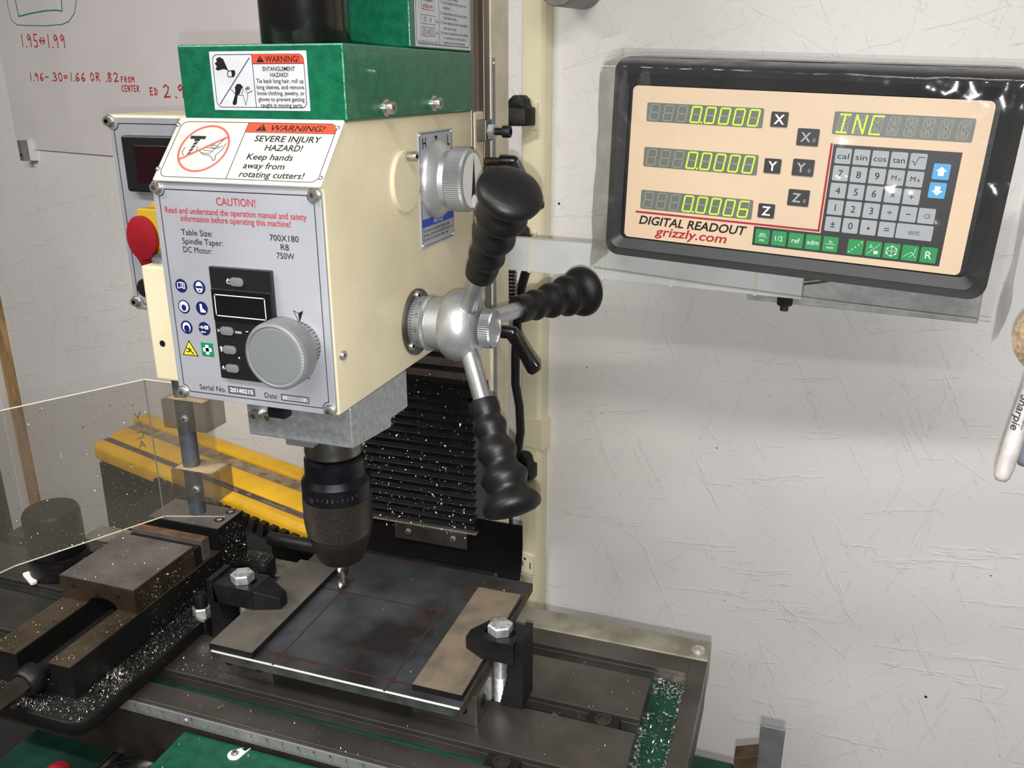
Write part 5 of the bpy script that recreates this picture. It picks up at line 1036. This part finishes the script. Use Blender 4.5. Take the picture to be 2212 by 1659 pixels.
bn = MB().lathe(FRA(.1335, .2564, -.001), (0, 0, -1), [(.0074, 0), (.0076, .0004), (.0076, .0058), (.0062, .0076)], 'steel_dark', 6).build('lock_nut', ar); MB().cyl(FRA(.1335, .2500, -.001), FRA(.1335, .2440, -.001), .0036, 'steel_dark', 16).build('bolt_end', bn)
MB().tube([FRA(.146, .2700, -.004), FRA(.158, .2725, -.004), FRA(.170, .2760, -.004), FRA(.182, .283, -.006)], .0028, 'steel', 10).build('flexible_conduit', ar, smooth=40)
cdp = [FRW(-.621, .205, .11), FRW(-.619, .219, .11), FRW(-.617, .237, .11)]
cd = MB()
for k in range(10): cd.lathe(Vector((-.3075, .905, .2065 + k * .0042)), (.1, 0, 1), [(.0052, 0), (.0070, .0010), (.0070, .0024), (.0052, .0034)], 'steel', 20)
cd.lathe((-.3085, .905, .188), (.1, 0, 1), [(.004, 0), (.0080, .003), (.0084, .018)], 'nickel', 20)
o = cd.build('steel_conduit', smooth=40); tag(o, 'ribbed steel conduit end hanging behind the column under the arm', 'conduit')

# ================================================================== SMALL THINGS AROUND
tbx = thing('grey_tube', 'grey steel tube end sticking out of the wall at the top', 'tube', FRW(-.539, .53, 0))
MB().lathe(FRW(-.5485, .537, 0), -NV, [(.0265, .0), (.0265, .055), (.0255, .0562)], 'alu_dull', 40).lathe(FRW(-.5485, .537, .0562), -NV, [(.0255, 0), (.0001, .0002)], 'galvanised', 40).build('tube_body', tbx, smooth=40)
for nm, p0, p1, m_, lb, pr_ in (('marker_pen', (.1362, .5921, .1880), (.1520, .6240, .2560), 'marker_grey', 'dirty white permanent marker hanging at the right edge', 1), ('marker_pen', (.1530, .6140, .1915), (.1620, .6430, .2500), 'marker_blue', 'grey marker pen hanging behind the white marker', 0)):
    p0 = Vector(p0); p1 = Vector(p1); d = (p1 - p0).normalized(); L_ = (p1 - p0).length + .03
    t = thing(nm, lb, 'marker', p0, 'hanging markers'); MB().lathe(p0, d, [(.0001, 0), (.0030, .0005), (.0048, .003), (.0056, .009), (.0058, .02), (.0060, L_)], m_, 28).build('pen_barrel', t, smooth=50)
    if pr_:
        g = (C_ := Vector((0, 0, .436)) - p0.lerp(p1, .5)); g = (g - d * g.dot(d)).normalized(); side = d.cross(g)
        # marker lettering runs along the barrel
        rgt = -d; upv = -side if (-side).cross(-d).dot(g) < 0 else -side
        f = Fr(p0 + d * .045 + g * .0001, -d, (g.cross(-d)), g); lt = MB(); lt.text('Sharpie', 0.0, -.0018, .0048, K, Fr(p0 + d * .046 + g * .0060, -d, g.cross(-d), g), .0002, width=.024, shear=.2, bold=.01); lt.text('Permanent Marker', 0, .0022, .0015, K, Fr(p0 + d * .046 + g * .0058, -d, g.cross(-d), g), .0003, width=.022)
        lt.build('barrel_print', t)
sp_ = thing('abrasive_sponge', 'tan sparkling abrasive pad hanging above the markers at the right edge', 'sponge', (.158, .655, .25))
MB().lathe((.1670, .6560, .2700), (-.25, -.94, .15), [(.001, -.012), (.020, -.011), (.026, -.004), (.026, .004), (.020, .009), (.001, .010)], 'sponge', 40).build('pad_body', sp_, smooth=40)
MB().tube([(.1690, .660, .292), (.1750, .664, .40), (.1800, .668, 1.5)], .0012, 'zip_tie', 6).build('hanging_cord', sp_)
hs = thing('corrugated_hose', 'black corrugated hose under the table at the bottom left', 'hose', (-.46, .41, -.10))
pth = [(-.505, .385, -.10), (-.490, .393, -.085), (-.475, .402, -.074), (-.460, .411, -.068), (-.448, .420, -.068)]
hm = MB()
def cr(t):
    n = len(pth) - 1; x = min(max(t * n, 0), n - 1e-6); i = int(x); return Vector(pth[i]).lerp(Vector(pth[i + 1]), x - i)
P_ = [cr(k / 60) for k in range(61)]; hm.tube(P_, [.0074 if k % 2 else .0062 for k in range(61)], 'cable_black', 14).build('hose_body', hs, smooth=30)
MB().lathe((-.449, .419, -.068), (.8, .55, .05), [(.0085, 0), (.0095, .002), (.0095, .016), (.008, .018)], 'black_plastic', 20).build('hose_fitting', hs, smooth=40)
rk = thing('red_knob', 'red round knob under the vise at the bottom left', 'knob', (-.532, .424, -.105))
MB().lathe((-.533, .4175, -.0990), (.2, -.5, .8), [(.010, -.005), (.0115, -.002), (.010, .002), (.006, .005), (.001, .006)], 'estop_red', 32).build('knob_cap', rk, smooth=50)
MB().cyl((-.533, .4175, -.105), (-.532, .416, -.098), .006, 'black_oxide', 14).build('knob_stem', rk, smooth=40)

# ================================================================== CHIPS (uncountable metal swarf)
def chips(name, n, sampler, label, smin, smax, m=('chip', 'chip_dull'), curl=.4, seed=1):
    rnd = random.Random(seed); mb = MB()
    for _ in range(n):
        s = sampler(rnd)
        if s is None: continue
        p, nrm = s; p = Vector(p); nrm = Vector(nrm).normalized(); a = nrm.orthogonal().normalized(); b = nrm.cross(a); th = rnd.uniform(0, 2 * PI)
        u = a * math.cos(th) + b * math.sin(th); v = nrm.cross(u); L_ = rnd.uniform(smin, smax) * (1 if rnd.random() < .9 else 1.7); w = L_ * rnd.uniform(.18, .5); h = L_ * rnd.uniform(0, curl); u = (u + nrm * rnd.uniform(-.15, .6)).normalized()
        base = p + nrm * .0004
        q = [base - u * L_ / 2 - v * w / 2, base + nrm * h * .6 - v * w / 2, base + nrm * h * .6 + v * w / 2, base - u * L_ / 2 + v * w / 2, base + u * L_ / 2 + nrm * h * rnd.uniform(-.3, 1) - v * w / 2, base + u * L_ / 2 + nrm * h * rnd.uniform(-.3, 1) + v * w / 2]
        mb.add(q, [(0, 1, 2, 3), (1, 4, 5, 2)], m[0] if rnd.random() < .6 else m[1])
    o = mb.build(name, kind='stuff'); return tag(o, label, 'metal chips')
def rect_s(x0, x1, y0, y1, z, px=1.0, py=1.0): return lambda r: ((x0 + (x1 - x0) * r.random() ** px, y0 + (y1 - y0) * r.random() ** py, z), (0, 0, 1))
def pick(*ss):
    def f(r):
        t_ = r.random() * sum(w for w, _ in ss)
        for w, s in ss:
            t_ -= w
            if t_ <= 0: return s(r)
        return ss[-1][1](r)
    return f
chips('slot_chips', 620, pick((4, rect_s(-.43, -.14, .4392, .4415, -.0124, 1.0)), (3, rect_s(-.43, -.14, .4392, .4452, -.0124)), (1.2, rect_s(-.16, -.08, .503, .516, -.0124)), (.5, rect_s(-.43, -.3, .503, .516, -.0124)), (.4, rect_s(-.16, -.06, .566, .579, -.0124)), (1, rect_s(-.73, -.57, .503, .515, -.0124)), (1.5, rect_s(-.73, -.57, .565, .579, -.0124))), 'bright metal chips lying in the table slots', .0010, .0030, seed=3)
chips('trough_chips', 760, pick((3, rect_s(-.0560, -.0530, .43, .585, -.0124)), (3, rect_s(-.0770, -.0530, .43, .585, -.0124)), (2, rect_s(-.0772, -.0735, .42, .54, -.0124)), (1, rect_s(-.077, -.054, .562, .58, -.0124))), 'bright metal chips in the green end trough', .0008, .0028, seed=4)
chips('table_chips', 260, pick((2, rect_s(-.44, -.39, .455, .50, 0)), (1, rect_s(-.44, -.08, .42, .438, 0)), (.7, rect_s(-.33, -.08, .455, .50, 0)), (.4, rect_s(-.16, -.08, .517, .565, 0)), (.6, rect_s(-.73, -.58, .42, .60, 0)), (.5, rect_s(-.44, -.41, .455, .47, 0))), 'fine metal chips on the table top', .0006, .0018, seed=5)
chips('vise_base_chips', 3200, pick((6, lambda r: ((-.4635 + .021 * r.random(), .385 + .20 * r.random(), .0122), (0, 0, 1))), (2, rect_s(-.56, -.445, .373, .391, .0122)), (.8, rect_s(-.505, -.48, .374, .382, .0122)), (1, rect_s(-.468, -.442, .405, .43, .0122))), 'swarf packed along the black vise base', .0004, .0014, m=('chip_dull', 'steel_dull'), curl=.8, seed=6)
chips('vise_chips', 620, pick((2.2, rect_s(-.541, -.4675, .463, .534, .0603)), (1.4, rect_s(-.541, -.517, .393, .46, .0398)), (1.4, rect_s(-.4855, -.467, .393, .46, .0398)), (2, rect_s(-.5155, -.487, .393, .43, .0202)), (.5, rect_s(-.541, -.467, .567, .603, .0607))), 'fine chips on top of the vise jaws and rails', .0005, .0016, seed=8)
chips('vise_side_chips', 1300, pick((3, lambda r: ((-.4655, .566 + .036 * r.random(), .012 + .046 * r.random()), (1, 0, .2))), (1.5, lambda r: ((-.4660, .47 + .09 * r.random(), .013 + .03 * r.random() ** 2), (1, 0, .2))), (1.5, rect_s(-.476, -.438, .586, .605, .0187)), (1, lambda r: ((-.4668, .463 + .07 * r.random(), .042 + .016 * r.random()), (1, 0, .2)))), 'oily swarf clinging to the side of the vise', .0004, .0014, m=('chip_dull', 'steel_dark'), curl=.8, seed=9)
def bell(r):
    z = .205 - .19 * r.random(); return ((-.392 + .117 * r.random(), .6945 + .004 * r.random(), z), (0, -.7, .7)) if r.random() < .6 + .4 * (1 if z < .09 else 0) else None
chips('bellows_chips', 560, bell, 'curled chips caught on the black bellows', .0006, .0022, curl=.9, seed=10)
chips('apron_chips', 60, lambda r: ((-.40 + .17 * r.random(), .690 - .05 * r.random(), -.033 + .002 * r.random()), (0, -.2, .9)), 'a few chips on the rubber apron behind the plate', .0008, .0022, seed=11)
def guard_s(r):
    t_ = r.random(); s_ = .0 if t_ < .5 else 0; a = r.random(); p = Vector((-.4745, .5130, 0)).lerp(Vector((-.5285, .4155, 0)), a); z = .0985 + .115 * r.random() ** 1.9; nrm = (.8745, -.485, 0)
    return (Vector((p.x, p.y, z)) + Vector(nrm) * .0003, nrm)
chips('shield_chips', 420, guard_s, 'tiny chips stuck to the clear chip shield', .0003, .0010, curl=.3, seed=12)
chips('cover_chips', 130, rect_s(-.394, -.22, .33, .416, -.0165), 'tiny chips on the green saddle cover', .0005, .0013, seed=13)
chips('plate_chips', 26, rect_s(-.385, -.195, .455, .61, ZT), 'a few tiny chips on the dark workpiece plate', .0006, .0018, seed=14)
chips('bin_chips', 420, lambda r: (FRW(-1.418 + .17 * r.random(), -.215 - .22 * r.random(), .1905), -NV), 'chips clinging to the black bin behind the shield', .0008, .0028, m=('chip_dull', 'steel_dull'), curl=.8, seed=31)
def heap(name, n, x, y, z, rx, ry, label, seed): return chips(name, n, lambda r: ((x + rx * r.gauss(0, .5), y + ry * r.gauss(0, .5), z + .002 * r.random()), (r.uniform(-.5, .5), r.uniform(-.5, .5), 1)), label, .0015, .0042, curl=.8, seed=seed)
heap('base_chip_heap', 60, -.518, .378, .0125, .012, .004, 'small heap of bright chips on the front of the vise base', 21)
heap('vise_chip_heap', 40, -.458, .425, .0125, .006, .006, 'bright chips beside the vise slide', 22)
heap('slot_chip_heap', 50, -.175, .4415, -.0118, .012, .003, 'heap of white chips in the front slot by the T-nut', 23)
